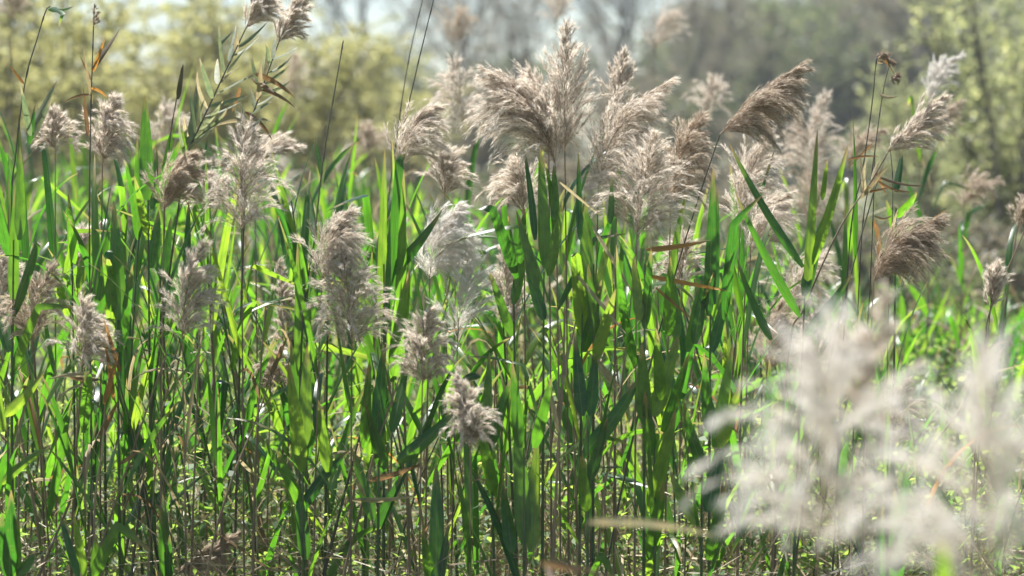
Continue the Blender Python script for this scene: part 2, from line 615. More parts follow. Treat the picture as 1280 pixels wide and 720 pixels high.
def random_leaves(root, o, C, t0, t1, step, scale, dry=0.06, azim=None, n=11, tilt=(0.2, 0.55)):
    """two-ranked leaves up a stem curve"""
    L = np.linalg.norm(C[-1] - C[0])
    src = np.linspace(0, 1, len(C))
    az = random.uniform(0, math.tau) if azim is None else azim
    t = t0
    k = 0
    while t < t1:
        p = np.array([np.interp(t, src, C[:, q]) for q in range(3)])
        a = az + (k % 2) * math.pi + random.gauss(0, 0.35)
        young = (t - t0) / max(0.01, t1 - t0)
        Lf = scale * random.uniform(0.32, 0.62)
        W = random.uniform(0.016, 0.034) * scale ** 0.3
        tl = random.uniform(*tilt) * (1.1 - 0.65 * young)
        arch = abs(random.gauss(0.25, 0.4))
        kink = None
        x = random.random()
        if x < 0.18:
            kink = (random.choice([0.5, 0.6, 0.7, 0.8]), random.uniform(0.8, 1.9))
        elif x < 0.30:
            arch = random.uniform(1.1, 2.2)
        mat = M_LEAF
        y = random.random()
        if y < dry * (1.8 - 1.6 * young):
            mat = random.choice([M_STRAW, M_STRAW, M_STRAW, M_RUST])
            arch += random.uniform(.2, 1.2)
            W *= random.uniform(.25, .6)
        Cc = grow_leaf(p, a, tl, Lf, arch, n, kink, random.gauss(0, 0.25))
        side = np.array([-math.sin(a), math.cos(a), 0.0])
        leaf_part(root, o, Cc, side, W, mat, (random.gauss(0, 0.35), random.gauss(0, 0.9)), random.uniform(0.08, 0.3))
        t += step / L * random.uniform(0.75, 1.25)
        k += 1


def plume_reed(label, b, tip, d, bl, wind, droop, foot_px, dens=1.0, open_=0.5, leaves=3, kind='silk', group='plumed reeds',
               dtip=0.0, lean=0.3, glf=0.0, stem='tan', hair=0.0155, hw=0.00105, wy=0.0, up=None, foot_d=None):
    counter[0] += 1
    fd = d + random.uniform(-0.15, 0.15) if foot_d is None else foot_d
    o = foot(foot_px, fd)
    o[2] = float(ground_z(o[0], o[1])) - 0.01
    B, T = at(b[0], b[1], d), at(tip[0], tip[1], d + dtip)
    root = thing('reed', label, 'reed', o, group)
    C = stem_curve(o, B, lean, 10)
    sd = nrm(C[-1] - C[-2])
    updir = sd if up is None else nrm(np.array([up[0], up[1], up[2]], float))
    V, F = stem_shape(C, 0.0042, 0.0019)
    mk('stem', V - o, F, {'tan': M_TAN, 'green': M_STEM, 'dark': M_DARKSTEM}[stem], root)
    mats = {'silk': [M_SILK, M_GLUME], 'white': [M_SILKW, M_SILK], 'brown': [M_BROWNSILK, M_GLUME], 'cream': [M_SILKW, M_BROWNSILK]}[kind]
    V, F, mi, rach = plume_shape(B, T, updir, bl, (wind, wy), droop, dens, open_, hair, hw, 100 + counter[0], glf)
    pl = mk('plume', V - o, F, mats, root, None, False, mi)
    pl['kind'] = 'stuff'
    V, F = tube(rach, np.linspace(0.0018, 0.0005, len(rach)), 5)
    mk('plume_stalk', V - o, F, M_TAN, pl)
    if leaves and d < 12:
        top = 0.82 if d < 9 else 0.9
        random_leaves(root, o, C, top - 0.14 * leaves, top, 0.16, 0.95, dry=0.12)
    return root


# ---- plumed reeds: (label, plume base px, plume tip px, depth, branch length, wind x, droop, foot px, options)
PL = [
 # left part of the stand
 ('full fluffy plume on a straight bare stem, biggest plume left of centre', (302, 292), (308, 160), 7.4, .135, .08, .72, 303, dict(dens=2.0, open_=.9, lean=.9, leaves=1)),
 ('small brown plume nodding right, left of the biggest fluffy plume', (205, 264), (241, 194), 7.4, .085, .32, .55, 196, dict(dens=1.7, kind='brown', glf=.08)),
 ('pale fluffy tuft hidden behind the left edge of the biggest fluffy plume', (262, 268), (262, 222), 7.9, .075, -.2, .6, 268, dict(dens=.8)),
 ('cone-shaped pale plume below a thin dark stalk at upper left', (128, 206), (143, 122), 7.6, .08, .22, .9, 121, dict(dens=1.5, open_=.6)),
 ('small tent-shaped plume on a thin stem near the left edge', (69, 188), (67, 140), 7.6, .060, .05, .75, 66, dict(dens=.7, open_=.9)),
 ('loose upright plume in the green leaves, under the nodding brown plume', (228, 425), (254, 306), 7.25, .095, .16, .45, 230, dict(dens=1.4, open_=.7)),
 ('brown plume arching left near the left edge, leaf across it', (40, 432), (66, 338), 7.35, .095, -.1, .85, 62, dict(dens=1.1, kind='brown')),
 ('open pale plume beside the arching brown plume at left', (102, 458), (104, 378), 7.2, .085, .30, .80, 105, dict(dens=1.2, kind='silk', open_=.8)),
 ('plume half cut off by the left picture edge', (-4, 410), (2, 300), 7.5, .085, .2, .7, -12, dict(dens=1.0)),
 ('small slanting plume among leaves right of the left-edge shoots', (97, 335), (125, 280), 8.1, .055, .1, .4, 92, dict(dens=.7)),
 ('narrow pale plume half hidden between leaves left of the double plume', (357, 440), (348, 328), 8.2, .055, .25, .7, 362, dict(dens=.8)),
 ('little brown tuft low between leaves, under the narrow pale plume', (338, 490), (350, 436), 7.8, .055, -.2, .8, 330, dict(dens=.7, kind='brown')),
 ('blurred tan plume behind, above the small nodding brown plume', (205, 190), (208, 132), 10.5, .10, .2, .6, 205, dict(dens=.6)),
 ('silky plume blown flat to the right behind the biggest fluffy plume', (318, 215), (375, 185), 8.2, .085, .35, .15, 322, dict(dens=.6)),
 # centre left
 ('upper plume of the tall double plume left of centre', (402, 355), (436, 266), 7.3, .105, .3, .85, 388, dict(dens=1.6)),
 ('lower bushy plume of the tall double plume left of centre', (440, 436), (424, 318), 7.25, .12, .2, .75, 436, dict(dens=2.0, open_=.8)),
 ('pale silvery plume arching right behind a bright broad leaf, centre', (537, 350), (572, 258), 7.5, .11, .42, .75, 530, dict(dens=1.5, open_=.8, kind='white')),
 ('fine upright see-through grey plume right of the silvery plume', (572, 425), (592, 296), 7.5, .105, .12, .10, 562, dict(dens=.75, open_=.75, kind='white')),
 ('short fluffy plume under the silvery plume, centre left', (528, 482), (536, 388), 7.2, .08, .12, .6, 522, dict(dens=1.3, open_=.8)),
 ('skirt-shaped plume hanging low among dark leaves at centre', (588, 562), (572, 470), 7.0, .072, .10, .75, 586, dict(dens=1.5, open_=.4)),
 ('feather-like plume leaning right, over the dark upright leaves left of centre', (500, 212), (543, 134), 7.5, .105, .40, .62, 484, dict(dens=1.1)),
 ('small plume tucked under the leaning feather plume left of centre', (556, 246), (549, 180), 7.7, .075, .25, .5, 560, dict(dens=.8)),
 ('soft out-of-focus plume standing left of the great central plumes', (580, 168), (566, 78), 9.8, .14, .02, .8, 588, dict(dens=1.2, open_=1.0)),
 ('pair-less plume in the leaf shade right of the fine grey plume', (634, 420), (628, 312), 7.9, .08, .12, .5, 632, dict(dens=.8)),
 ('dark blurred tuft low in the background at centre left', (463, 200), (458, 160), 11.5, .10, .2, .6, 466, dict(dens=.5, kind='brown')),
 # great central group
 ('tallest spire of the great central plume group', (706, 190), (709, 34), 7.5, .115, .06, .10, 712, dict(dens=1.7, open_=.72, leaves=1)),
 ('massive plume sweeping left in the great central group', (694, 205), (618, 96), 7.45, .185, -.30, .85, 702, dict(dens=2.4, glf=.1, up=(-.25, 0, 1), leaves=1)),
 ('inner plume leaning left against the spire of the central group', (686, 196), (662, 96), 7.5, .13, -.22, .6, 690, dict(dens=1.5, leaves=1)),
 ('lower plume hanging beneath the left-sweeping central plume', (655, 272), (648, 205), 7.6, .10, -.1, .8, 658, dict(dens=1.1)),
 ('large plume bowing right beside the central spire', (748, 234), (832, 106), 7.5, .145, .22, .75, 738, dict(dens=2.0, up=(.1, 0, 1), leaves=1)),
 ('small upright feather plume poking up right of the central spire', (771, 135), (781, 68), 7.6, .06, .03, -.05, 768, dict(dens=.7, open_=.7, leaves=0)),
 ('broad fluffy plume low in the right of the central group', (796, 300), (822, 178), 7.3, .14, -.10, .60, 794, dict(dens=1.9, open_=.95, leaves=1)),
 ('curled brown plume right of the broad fluffy central plume', (838, 262), (876, 146), 7.6, .115, .12, .85, 832, dict(dens=1.9, kind='brown', glf=.15)),
 ('long dark plume thrust up to the right on a slanting stem', (900, 168), (1000, 84), 7.4, .125, .36, .85, 742, dict(dens=2.6, kind='brown', glf=.3, lean=.35, leaves=0, up=(.72, 0, .7), stem='dark')),
 ('plume in soft focus drooping right below the long dark plume', (925, 285), (962, 172), 8.2, .135, .15, .75, 915, dict(dens=1.3)),
 ('plume spreading right at the end of the row under the long dark plume', (938, 318), (985, 245), 8.0, .11, .3, .7, 930, dict(dens=1.1)),
 ('dark-bottomed plume tuft just below the orange leaf', (852, 365), (856, 296), 7.9, .09, .0, .8, 850, dict(dens=.8)),
 # blurred behind
 ('round blurred plume high up, left of the central spire', (567, 60), (572, 14), 14, .13, .1, .5, 566, dict(dens=.7, kind='brown')),
 ('blurred plume touching the top edge above the central spire', (694, 32), (698, -10), 14, .12, .1, .6, 694, dict(dens=.7)),
 ('pinkish blurred plume high up right of the central spire', (818, 66), (846, 16), 14, .13, .2, .4, 814, dict(dens=.7)),
 ('pale blurred plume behind the start of the long dark plume', (884, 152), (892, 100), 12, .11, .0, .7, 880, dict(dens=.6)),
 ('large blurred plume standing right of the long dark plume', (1012, 225), (1030, 122), 10.8, .14, .0, .75, 1010, dict(dens=1.0)),
 ('second blurred plume crowding left of the large blurred one', (1000, 232), (1000, 150), 11.3, .12, -.15, .7, 1000, dict(dens=.8, kind='brown')),
 ('blurred plume base patch under the large blurred plume at right', (1010, 285), (1015, 220), 10.6, .12, .1, .8, 1008, dict(dens=.7, kind='brown')),
 ('blurred plume leaning right beside the thin curled stalk', (1062, 208), (1106, 164), 10.4, .085, .2, .5, 1056, dict(dens=.7, kind='brown')),
 ('slanting blurred silver plume at the upper right willow', (1160, 130), (1202, 70), 10.4, .075, .12, .15, 1120, dict(dens=.8, kind='white')),
 ('reddish-brown blurred plume under the slanting silver plume', (1166, 176), (1200, 128), 10.8, .08, .1, .6, 1158, dict(dens=.6, kind='brown')),
 ('blurred tan plume in front of the right willow', (1204, 262), (1250, 226), 11, .09, .1, .6, 1200, dict(dens=.7, kind='brown')),
 ('blurred hanging plume at the far left behind the left-edge shoots', (14, 26), (14, -14), 12, .09, .0, .9, 16, dict(dens=.6, kind='brown')),
 ('ghostly blurred plume in front of the yellow willows', (366, 122), (368, 72), 14, .11, .1, .7, 366, dict(dens=.5, kind='brown')),
 # right
 ('feather plume leaning up right on a long slanting stem', (1108, 192), (1178, 124), 7.5, .085, .28, .32, 985, dict(dens=1.1, lean=.25, up=(.7, 0, .7), leaves=1, stem='dark')),
 ('dark brown comb-like plume drooping right over the blurred foreground', (1092, 352), (1172, 276), 7.5, .12, .30, .85, 1080, dict(dens=2.8, kind='brown', glf=.35, up=(.35, 0, 1), leaves=0)),
 ('thin little plume on a kinked stem near the right edge', (1238, 386), (1246, 330), 7.6, .05, .12, .1, 1215, dict(dens=.6, leaves=1)),
 ('brown plume cut by the right picture edge', (1272, 285), (1290, 250), 8.6, .07, .2, .6, 1225, dict(dens=.6, kind='brown')),
 ('soft plume behind the crossing dark leaves, right of centre', (985, 395), (1030, 318), 8.7, .125, .15, .7, 980, dict(dens=1.2)),
 ('low brown plume behind the crossing dark leaves', (958, 470), (975, 380), 8.5, .115, .25, .75, 955, dict(dens=1.2, kind='brown')),
 ('pale plume at the foot of the crossing-leaf shoot', (1000, 470), (1018, 395), 8.6, .105, .1, .75, 996, dict(dens=1.0)),
 ('brown plume seen through the gap between the foreground plumes', (1118, 560), (1130, 480), 8.0, .09, .15, .8, 1118, dict(dens=.9, kind='brown')),
 ('small brown plume behind the top of the foreground plume', (1052, 470), (1062, 410), 8.3, .08, .1, .8, 1050, dict(dens=.8, kind='brown')),
 ('fallen brown plume lying near the ground at bottom left', (222, 716), (298, 668), 7.6, .06, .10, .25, 160, dict(dens=1.0, kind='brown', up=(.8, 0, .5), leaves=0)),
 # foreground, close to the lens
 ('large white blurred plume close to the lens, lower right', (1030, 690), (1046, 410), 3.5, .15, -.16, .72, 1035, dict(dens=1.0, open_=1.0, kind='cream', leaves=0, hair=.020)),
 ('white blurred plume cut off by the lower right corner', (1235, 745), (1222, 455), 3.3, .15, .10, .65, 1240, dict(dens=1.0, open_=1.0, kind='cream', leaves=0, hair=.020)),
 ('faint blurred plume tip rising between the comb-like plume and the lens', (1085, 560), (1104, 372), 4.1, .075, -.1, .5, 1088, dict(dens=.45, kind='silk', leaves=0)),
]


# ---- leafy shoots told apart one by one: foot px, stem top px, depth, leaf strokes (base px, tip px, width cm, bow px (+ right/up), twist, kind)
def stroke(root, o, d, bx, by, tx, ty, w, bow=0, tw=0.0, mat='g', dz=None, kx=None):
    d0 = d + random.uniform(-0.03, 0.03)
    d1 = d + (random.uniform(-0.12, 0.12) if dz is None else dz)
    A, B = at(bx, by, d0), at(tx, ty, d1)
    dx, dy = tx - bx, ty - by
    ln = math.hypot(dx, dy)
    if kx is None:
        M = at((bx + tx) / 2 - dy / ln * bow, (by + ty) / 2 + dx / ln * bow, (d0 + d1) / 2)
        C = bez(A, M, B, 12)
    else:                                            # a fold at a given pixel
        K = at(kx[0], kx[1], (d0 + d1) / 2 - 0.05)
        c1 = bez(A, (A + K) / 2 + np.array([0, 0, 0.01]), K, 8)
        c2 = bez(K, K + (B - K) * 0.4 + np.array([0, -0.02, 0.012]), B, 6)
        C = np.concatenate([c1, c2[1:]])
    mats = {'d': M_DARKSTEM, 'o': M_ORANGE, 'g': M_LEAF, 's': M_STRAW, 'r': M_RUST, 'p': M_PALE}
    ax = nrm(B - A)
    side = nrm(np.cross(ax, np.array([0.0, 1.0, 0.0])))
    leaf_part(root, o, C, side, w / 100, mats[mat], (tw, tw + random.gauss(0, 0.4)), random.uniform(0.1, 0.3))


def leafy_reed(label, foot_px, top, d, strokes, group='green leafy reed shoots', stem='green', fill=2, r=(0.0062, 0.0026), lean=0.4, name='reed'):
    o = foot(foot_px, d)
    o[2] = -0.01
    root = thing(name, label, 'reed', o, group)
    T = at(top[0], top[1], d)
    C = stem_curve(o, T, lean, 10)
    V, F = stem_shape(C, *r)
    mk('stem', V - o, F, {'tan': M_TAN, 'green': M_STEM, 'dark': M_DARKSTEM}[stem], root)
    for s in strokes:
        stroke(root, o, d, *s[:5], **(s[5] if len(s) > 5 else {}))
    if fill:
        random_leaves(root, o, C, 0.30, 0.30 + 0.14 * fill, 0.16, 0.85, dry=0.1)
    return root


k_ = dict
LR = [
 ('tall bright shoot at the left edge with a broad upright leaf', 8, (17, 300), 7.3, [
   (16, 375, 19, 232, 3.4), (24, 300, 25, 182, 3.8, k_(tw=.3)), (17, 395, 52, 306, 3.4, k_(kx=(46, 308), tw=.4)), (14, 470, 106, 386, 3.0, k_(kx=(48, 384))), (10, 320, -14, 215, 3.2), (12, 440, -10, 380, 3.0)]),
 ('shoot with leaf splayed wide over the lower left edge', 4, (10, 520), 7.1, [(2, 605, 64, 556, 2.8, k_(bow=-6)), (6, 520, 55, 465, 3.4, k_(bow=4)), (4, 540, -16, 440, 3.2)]),
 ('clump of short upright bright leaves in the bottom left corner', 14, (14, 700), 7.0, [(12, 722, 14, 612, 4.6), (20, 725, 22, 645, 3.0), (8, 722, 2, 640, 3.0), (22, 720, 46, 690, 3.4)], ),
 ('low shoot with a folded arching leaf at bottom left', 112, (112, 705), 7.1, [(112, 730, 190, 690, 4.2, k_(kx=(146, 658))), (98, 722, 73, 638, 2.6), (106, 722, 92, 640, 2.8), (118, 722, 120, 668, 3.0)]),
 ('thin bright blade rising from the bottom, left of centre', 206, (206, 690), 7.2, [(205, 725, 200, 636, 2.4), (212, 725, 212, 668, 2.2)], ),
 ('shoot with one dark blunt leaf beside the left tent-shaped plume', 92, (90, 330), 7.6, [(92, 330, 85, 240, 3.4), (97, 360, 120, 280, 3.0), (88, 400, 60, 330, 3.0)]),
 ('glowing yellow-green broad leaves left of the loose upright plume', 146, (147, 400), 7.3, [(148, 400, 142, 250, 5.2, k_(tw=.2)), (140, 390, 128, 318, 3.4, k_(bow=5)), (122, 400, 140, 314, 3.6, k_(kx=(136, 316))), (150, 440, 166, 330, 3.4), (140, 450, 118, 370, 3.2)]),
 ('tall broad leaf standing straight up in front of yellow willows', 186, (185, 250), 7.5, [(184, 250, 181, 118, 4.6, k_(tw=-.2)), (190, 262, 196, 184, 2.6), (193, 258, 230, 170, 3.2, k_(bow=-6)), (186, 300, 168, 220, 3.0)]),
 ('shoot with narrow lit leaf below the small nodding brown plume', 200, (200, 340), 7.5, [(190, 335, 198, 262, 4.2), (232, 352, 236, 250, 2.6, k_(tw=.3)), (204, 350, 214, 270, 3.0), (203, 420, 240, 370, 3.0)]),
 ('shoot with dark folded leaf at the left of the double plume', 380, (384, 330), 7.4, [(374, 470, 372, 300, 2.8), (384, 420, 378, 330, 2.8), (390, 400, 398, 280, 2.6), (386, 480, 366, 410, 3.2), (380, 545, 363, 425, 4.2)]),
 ('dark broad-leaved shoot standing low left of centre', 378, (378, 560), 7.2, [(378, 590, 360, 450, 4.6), (380, 560, 384, 430, 4.2), (410, 590, 398, 500, 4.0), (376, 640, 440, 560, 3.4, k_(bow=-10)), (380, 640, 345, 560, 3.4), (382, 700, 372, 600, 4.0)]),
 ('pair of dark tall leaves under the leaning feather plume', 478, (480, 330), 7.4, [(476, 400, 481, 184, 3.0), (484, 400, 508, 192, 3.4, k_(bow=3, kx=(500, 202))), (486, 344, 553, 262, 4.0, k_(bow=6, tw=.3)), (500, 400, 505, 212, 3.2), (492, 470, 512, 335, 5.0)]),
 ('broad dark shoot with crossing leaves at lower centre left', 470, (474, 500), 7.2, [(470, 560, 480, 430, 4.6), (455, 560, 462, 450, 3.4), (480, 590, 455, 500, 4.2), (490, 540, 512, 440, 3.6), (497, 578, 574, 506, 4.4, k_(bow=6)), (466, 650, 440, 560, 4.0), (470, 660, 505, 590, 3.6)]),
 ('single broad dark blade upright near the bottom at centre', 545, (545, 690), 7.05, [(546, 730, 545, 576, 4.8), (550, 728, 560, 655, 2.6), (538, 728, 528, 660, 3.0)]),
 ('shoot arching over beside the skirt-shaped low plume', 620, (612, 520), 7.2, [(616, 575, 588, 470, 4.6, k_(bow=-6)), (606, 560, 612, 440, 3.4), (612, 560, 640, 470, 3.6), (618, 620, 600, 530, 4.0), (600, 470, 560, 505, 2.4, k_(kx=(582, 474)))]),
 ('shoot with a leaf tip curling left below the central group', 646, (642, 350), 7.4, [(646, 348, 590, 263, 3.6, k_(kx=(616, 262))), (642, 380, 660, 290, 3.2), (640, 420, 612, 340, 3.2), (650, 330, 656, 260, 2.8)]),
 ('bright pointed leaves in front of the great central group', 678, (680, 340), 7.25, [(682, 335, 675, 182, 4.0, k_(tw=.15)), (669, 300, 655, 186, 2.2, k_(bow=3)), (694, 275, 692, 205, 2.8), (686, 345, 704, 250, 3.2), (672, 360, 645, 262, 3.4), (680, 400, 655, 320, 3.6)]),
 ('broad sunlit leaf below the bowing central plume', 724, (728, 370), 7.2, [(736, 378, 731, 244, 4.8), (728, 420, 714, 320, 4.0, k_(kx=(720, 322))), (725, 300, 723, 190, 2.0), (738, 400, 764, 290, 3.0), (730, 440, 752, 350, 3.6), (763, 280, 765, 220, 2.0)]),
 ('shoot with two bleached dry leaves slanting down, centre', 742, (742, 330), 7.15, [(740, 282, 792, 368, 1.5, k_(mat='s', tw=.8)), (722, 344, 785, 420, 1.7, k_(mat='s', tw=.7)), (744, 420, 735, 330, 3.6), (744, 450, 770, 360, 3.8), (700, 228, 748, 268, .7, k_(mat='s'))]),
 ('shoot with an orange dry leaf sticking out to the right', 806, (806, 330), 7.15, [(808, 312, 888, 300, 1.9, k_(mat='o', tw=.5, bow=3)), (806, 344, 912, 364, 1.4, k_(mat='o', tw=.5)), (800, 400, 792, 320, 3.4), (806, 410, 814, 310, 3.0), (836, 420, 838, 320, 3.8), (820, 360, 866, 400, .9, k_(mat='r'))]),
 ('tall shoot with a straight leaf right of the broad fluffy plume', 888, (888, 370), 7.3, [(886, 395, 892, 206, 3.6), (894, 380, 897, 230, 2.2), (905, 400, 953, 244, 3.2, k_(bow=-4, kx=(917, 282))), (868, 430, 884, 335, 3.6), (846, 425, 838, 330, 3.8), (860, 440, 876, 350, 3.0, k_(tw=.3)), (890, 440, 912, 350, 3.4)]),
 ('dark broad shoot low at centre right with a big slanting leaf', 735, (735, 540), 7.1, [(730, 568, 802, 468, 4.8, k_(bow=7)), (728, 520, 718, 420, 4.0), (738, 520, 745, 430, 3.6), (733, 640, 726, 570, 3.8), (738, 600, 760, 520, 3.4)]),
 ('pair of very dark broad upright leaves near the bottom centre', 655, (655, 560), 7.1, [(655, 680, 646, 500, 5.0), (664, 690, 672, 540, 4.6), (650, 560, 640, 450, 3.6), (668, 560, 690, 470, 3.6), (640, 690, 628, 600, 4.2)]),
 ('shadow-striped broad shoot right of the bottom centre', 820, (818, 560), 7.1, [(818, 520, 848, 418, 5.0), (806, 530, 802, 430, 4.8), (812, 640, 845, 510, 4.8, k_(tw=.2)), (814, 570, 806, 490, 4.0), (826, 500, 820, 410, 3.6), (830, 540, 862, 440, 3.6), (812, 700, 830, 600, 4.4)]),
 ('shoot of arching dark blue-green leaves beside the foreground plume', 878, (878, 560), 7.05, [(882, 590, 854, 498, 3.4, k_(bow=-8)), (872, 655, 838, 588, 3.8, k_(bow=-6)), (884, 640, 906, 536, 4.8), (893, 560, 916, 428, 4.0, k_(tw=.3)), (886, 540, 880, 440, 3.6), (886, 700, 910, 600, 4.2), (900, 560, 925, 480, 4.0)]),
 ('dark shoot with long crossing leaves right of the central group', 992, (1006, 372), 7.3, [(1008, 375, 1022, 160, 2.9, k_(tw=.2)), (1016, 330, 1060, 180, 3.0, k_(bow=3)), (1005, 370, 1032, 262, 3.8), (1004, 334, 911, 178, 2.6, k_(bow=-8)), (1000, 396, 918, 238, 2.8, k_(bow=-6)), (964, 425, 921, 322, 2.6, k_(bow=-5)), (1006, 420, 1064, 342, 3.6, k_(bow=6)), (1028, 250, 1034, 200, 1.6)]),
 ('lone green leaf cluster at right behind the thin stalks', 1118, (1120, 260), 8.0, [(1120, 240, 1128, 186, 2.4), (1120, 272, 1146, 240, 3.0, k_(bow=4)), (1122, 300, 1108, 250, 2.6)], ),
 ('bright leaf stripe rising through the foreground plumes', 1112, (1110, 540), 6.6, [(1108, 600, 1110, 490, 1.8), (1118, 690, 1112, 560, 4.6), (1122, 730, 1118, 610, 4.6), (1104, 735, 1098, 640, 4.2), (1126, 650, 1134, 575, 2.6)], ),
]

# ------------------------------------------------------------------ build: plumed reeds
for label, b, tip, d, bl, wind, droop, fp, opt in PL:
    plume_reed(label, b, tip, d, bl, wind, droop, fp, **opt)

# ------------------------------------------------------------------ build: leafy shoots with their own look
for label, fp, top, d, st in LR:
    leafy_reed(label, fp, top, d, st)


# ------------------------------------------------------------------ tall pale-leaved reeds and dry stalks with a look of their own
def pale_reed(label, foot_px, b0, b1, tip, d, n, ln, bl, extra=()):
    o = foot(foot_px, d)
    o[2] = -0.01
    root = thing('reed', label, 'reed', o, 'tall reeds with pale comb-like leaves')
    P0, P1 = at(*b0, d), at(*b1, d)
    C = np.concatenate([stem_curve(o, P0, .5, 8), bez(P0, P0 + (P1 - P0) * .5, P1, 6)[1:]])
    V, F = stem_shape(C, 0.0046, 0.002)
    mk('stem', V - o, F, M_DARKSTEM, root)
    for k in range(n):
        t = k / n
        p = (b0[0] + (b1[0] - b0[0]) * t * .92, b0[1] + (b1[1] - b0[1]) * t * .92)
        ax = np.array([b1[0] - b0[0], b1[1] - b0[1]], float)
        ax /= np.linalg.norm(ax)
        s = 1 if k % 2 else -1
        a = s * random.uniform(.2, .85)
        dv = np.array([ax[0] * math.cos(a) - ax[1] * math.sin(a), ax[0] * math.sin(a) + ax[1] * math.cos(a)])
        if random.random() < .12:
            continue
        L = ln * (1 - .45 * abs(t - .4)) * random.uniform(.55, 1.25)
        p = (p[0] + random.uniform(-2, 2), p[1] + random.uniform(-4, 4))
        stroke(root, o, d, p[0], p[1], p[0] + dv[0] * L, p[1] + dv[1] * L, random.uniform(1.0, 1.9), s * random.uniform(-3, 10), random.uniform(-.3, 1.2), random.choice('pppppps'))
    for e in extra:
        stroke(root, o, d, *e[:5], **(e[5] if len(e) > 5 else {}))
    V, F, mi, rach = plume_shape(P1, at(*tip, d), nrm(P1 - P0), bl, (.2, 0), .45, .9, .5, .016, .00105, 77 + n)
    pl = mk('plume', V - o, F, [M_SILK, M_GLUME], root, None, False, mi)
    pl['kind'] = 'stuff'
    V, F = tube(rach, np.linspace(0.0018, 0.0005, len(rach)), 5)
    mk('plume_stalk', V - o, F, M_TAN, pl)


pale_reed('slanting tall reed with comb-like pale grey-green leaves, plume reaching the top edge', 150, (232, 195), (306, 38), (330, -14), 7.5, 20, 58, .07,
          [(272, 58, 292, 38, 1.0, k_(mat='p')), (235, 180, 246, 100, 2.6, k_(mat='p', bow=6)), (236, 185, 285, 140, 1.2, k_(mat='r')), (228, 200, 232, 150, 2.2, k_(mat='g'))])
pale_reed('right-hand tall pale-leaved reed with orange dry leaves under its plume', 288, (308, 165), (348, 54), (384, -6), 7.7, 15, 46, .06,
          [(318, 92, 368, 122, 1.7, k_(mat='r', bow=-8)), (316, 98, 345, 118, 1.8, k_(mat='r', tw=.4)), (322, 110, 368, 134, 1.3, k_(mat='r', bow=-7)), (306, 140, 340, 175, 1.4, k_(mat='r', bow=-8)), (308, 150, 340, 152, 1.2, k_(mat='s', bow=-5)), (300, 110, 290, 140, 1.4, k_(mat='r')), (310, 150, 262, 160, 1.2, k_(mat='s', bow=6))])


def stalk(label, pts, d, r, strokes=(), mat=None, foot_px=None, group='bare and dry stalks', head=None, name='dry_stalk', cat='stalk'):
    o = foot(foot_px if foot_px is not None else pts[0][0], d)
    o[2] = float(ground_z(o[0], o[1])) - 0.01
    root = thing(name, label, cat, o, group)
    C = np.array([o] + [at(*p, d) for p in pts])
    # smooth through the points (Catmull-Rom)
    Q = [C[0]]
    ext = np.concatenate([[2 * C[0] - C[1]], C, [2 * C[-1] - C[-2]]])
    for k in range(1, len(ext) - 2):
        for t in np.linspace(0, 1, 10)[1:]:
            p0, p1, p2, p3 = ext[k - 1:k + 3]
            Q.append(.5 * (2 * p1 + (p2 - p0) * t + (2 * p0 - 5 * p1 + 4 * p2 - p3) * t * t + (3 * p1 - p0 - 3 * p2 + p3) * t ** 3))
    Q = np.array(Q)
    s_ = np.concatenate([[0], np.cumsum(np.linalg.norm(np.diff(Q, axis=0), axis=1))])
    q_ = np.arange(0, s_[-1], .012)
    Q = np.stack([np.interp(q_, s_, Q[:, c]) for c in range(3)], -1)
    ph = (q_ + random.uniform(0, .1)) % .17
    rr = np.linspace(r, r * .45, len(Q)) * (1 + .45 * (ph < .013) + .22 * np.clip((.10 - ph) / .10, 0, 1))
    V, F = tube(Q, rr, 6)
    mk('stem', V - o, F, mat or M_DARKSTEM, root)
    for s in strokes:
        stroke(root, o, d, *s[:5], **(s[5] if len(s) > 5 else {}))
    if head:
        for (hb, ht, bl, dn) in head:
            B, T = at(*hb, d), at(*ht, d)
            V, F, mi, rach = plume_shape(B, T, nrm(T - B), bl, (.1, 0), .5, dn * .12, .8, .008, .0010, 300 + int(hb[0]))
            h = mk('seed_head', V - o, F, [M_GLUME, M_BROWNSILK], root, None, False, mi)
            h['kind'] = 'stuff'
    return root


stalk('dark stalk with a curled hooked tip at the upper left', [(14, 300), (20, 190), (32, 100), (46, 50), (58, 12), (66, 8)], 7.5, .0042,
      [(60, 12, 92, 8, 1.0, k_(bow=6)), (62, 10, 74, 36, 1.6, k_(kx=(79, 18))), (30, 105, 12, 82, .9, k_(mat='r')), (38, 170, 26, 108, 2.0, k_(mat='p')), (40, 160, 72, 100, 2.0, k_(mat='p')), (38, 175, 66, 120, 2.4, k_(mat='p', tw=.4)), (36, 180, 44, 130, 2.0)], foot_px=12)
stalk('straight dry stalk with a small dark seed head, upper left', [(112, 330), (113, 170), (116, 60), (118, 4)], 7.5, .0038,
      [(117, 85, 150, 36, 1.5, k_(mat='r')), (116, 90, 131, 48, 1.2, k_(mat='r')), (115, 130, 104, 60, .9, k_(mat='s')), (114, 100, 100, 70, .8, k_(mat='r')), (110, 170, 104, 110, 1.3, k_(mat='r')), (114, 110, 134, 122, .9, k_(mat='r', bow=-4)), (112, 118, 80, 128, .7, k_(mat='r', bow=5))], head=[((117, 34), (119, 8), .018, .3)], foot_px=112)
stalk('stalk with a slim dark closed bud in front of yellow willows', [(205, 300), (212, 180), (221, 122), (228, 84)], 7.6, .0036,
      [(222, 124, 229, 80, 1.6, k_(mat='d', tw=.2)), (223, 122, 227, 84, 1.6, k_(mat='d', tw=1.4)), (206, 220, 215, 160, 2.6)], foot_px=202)
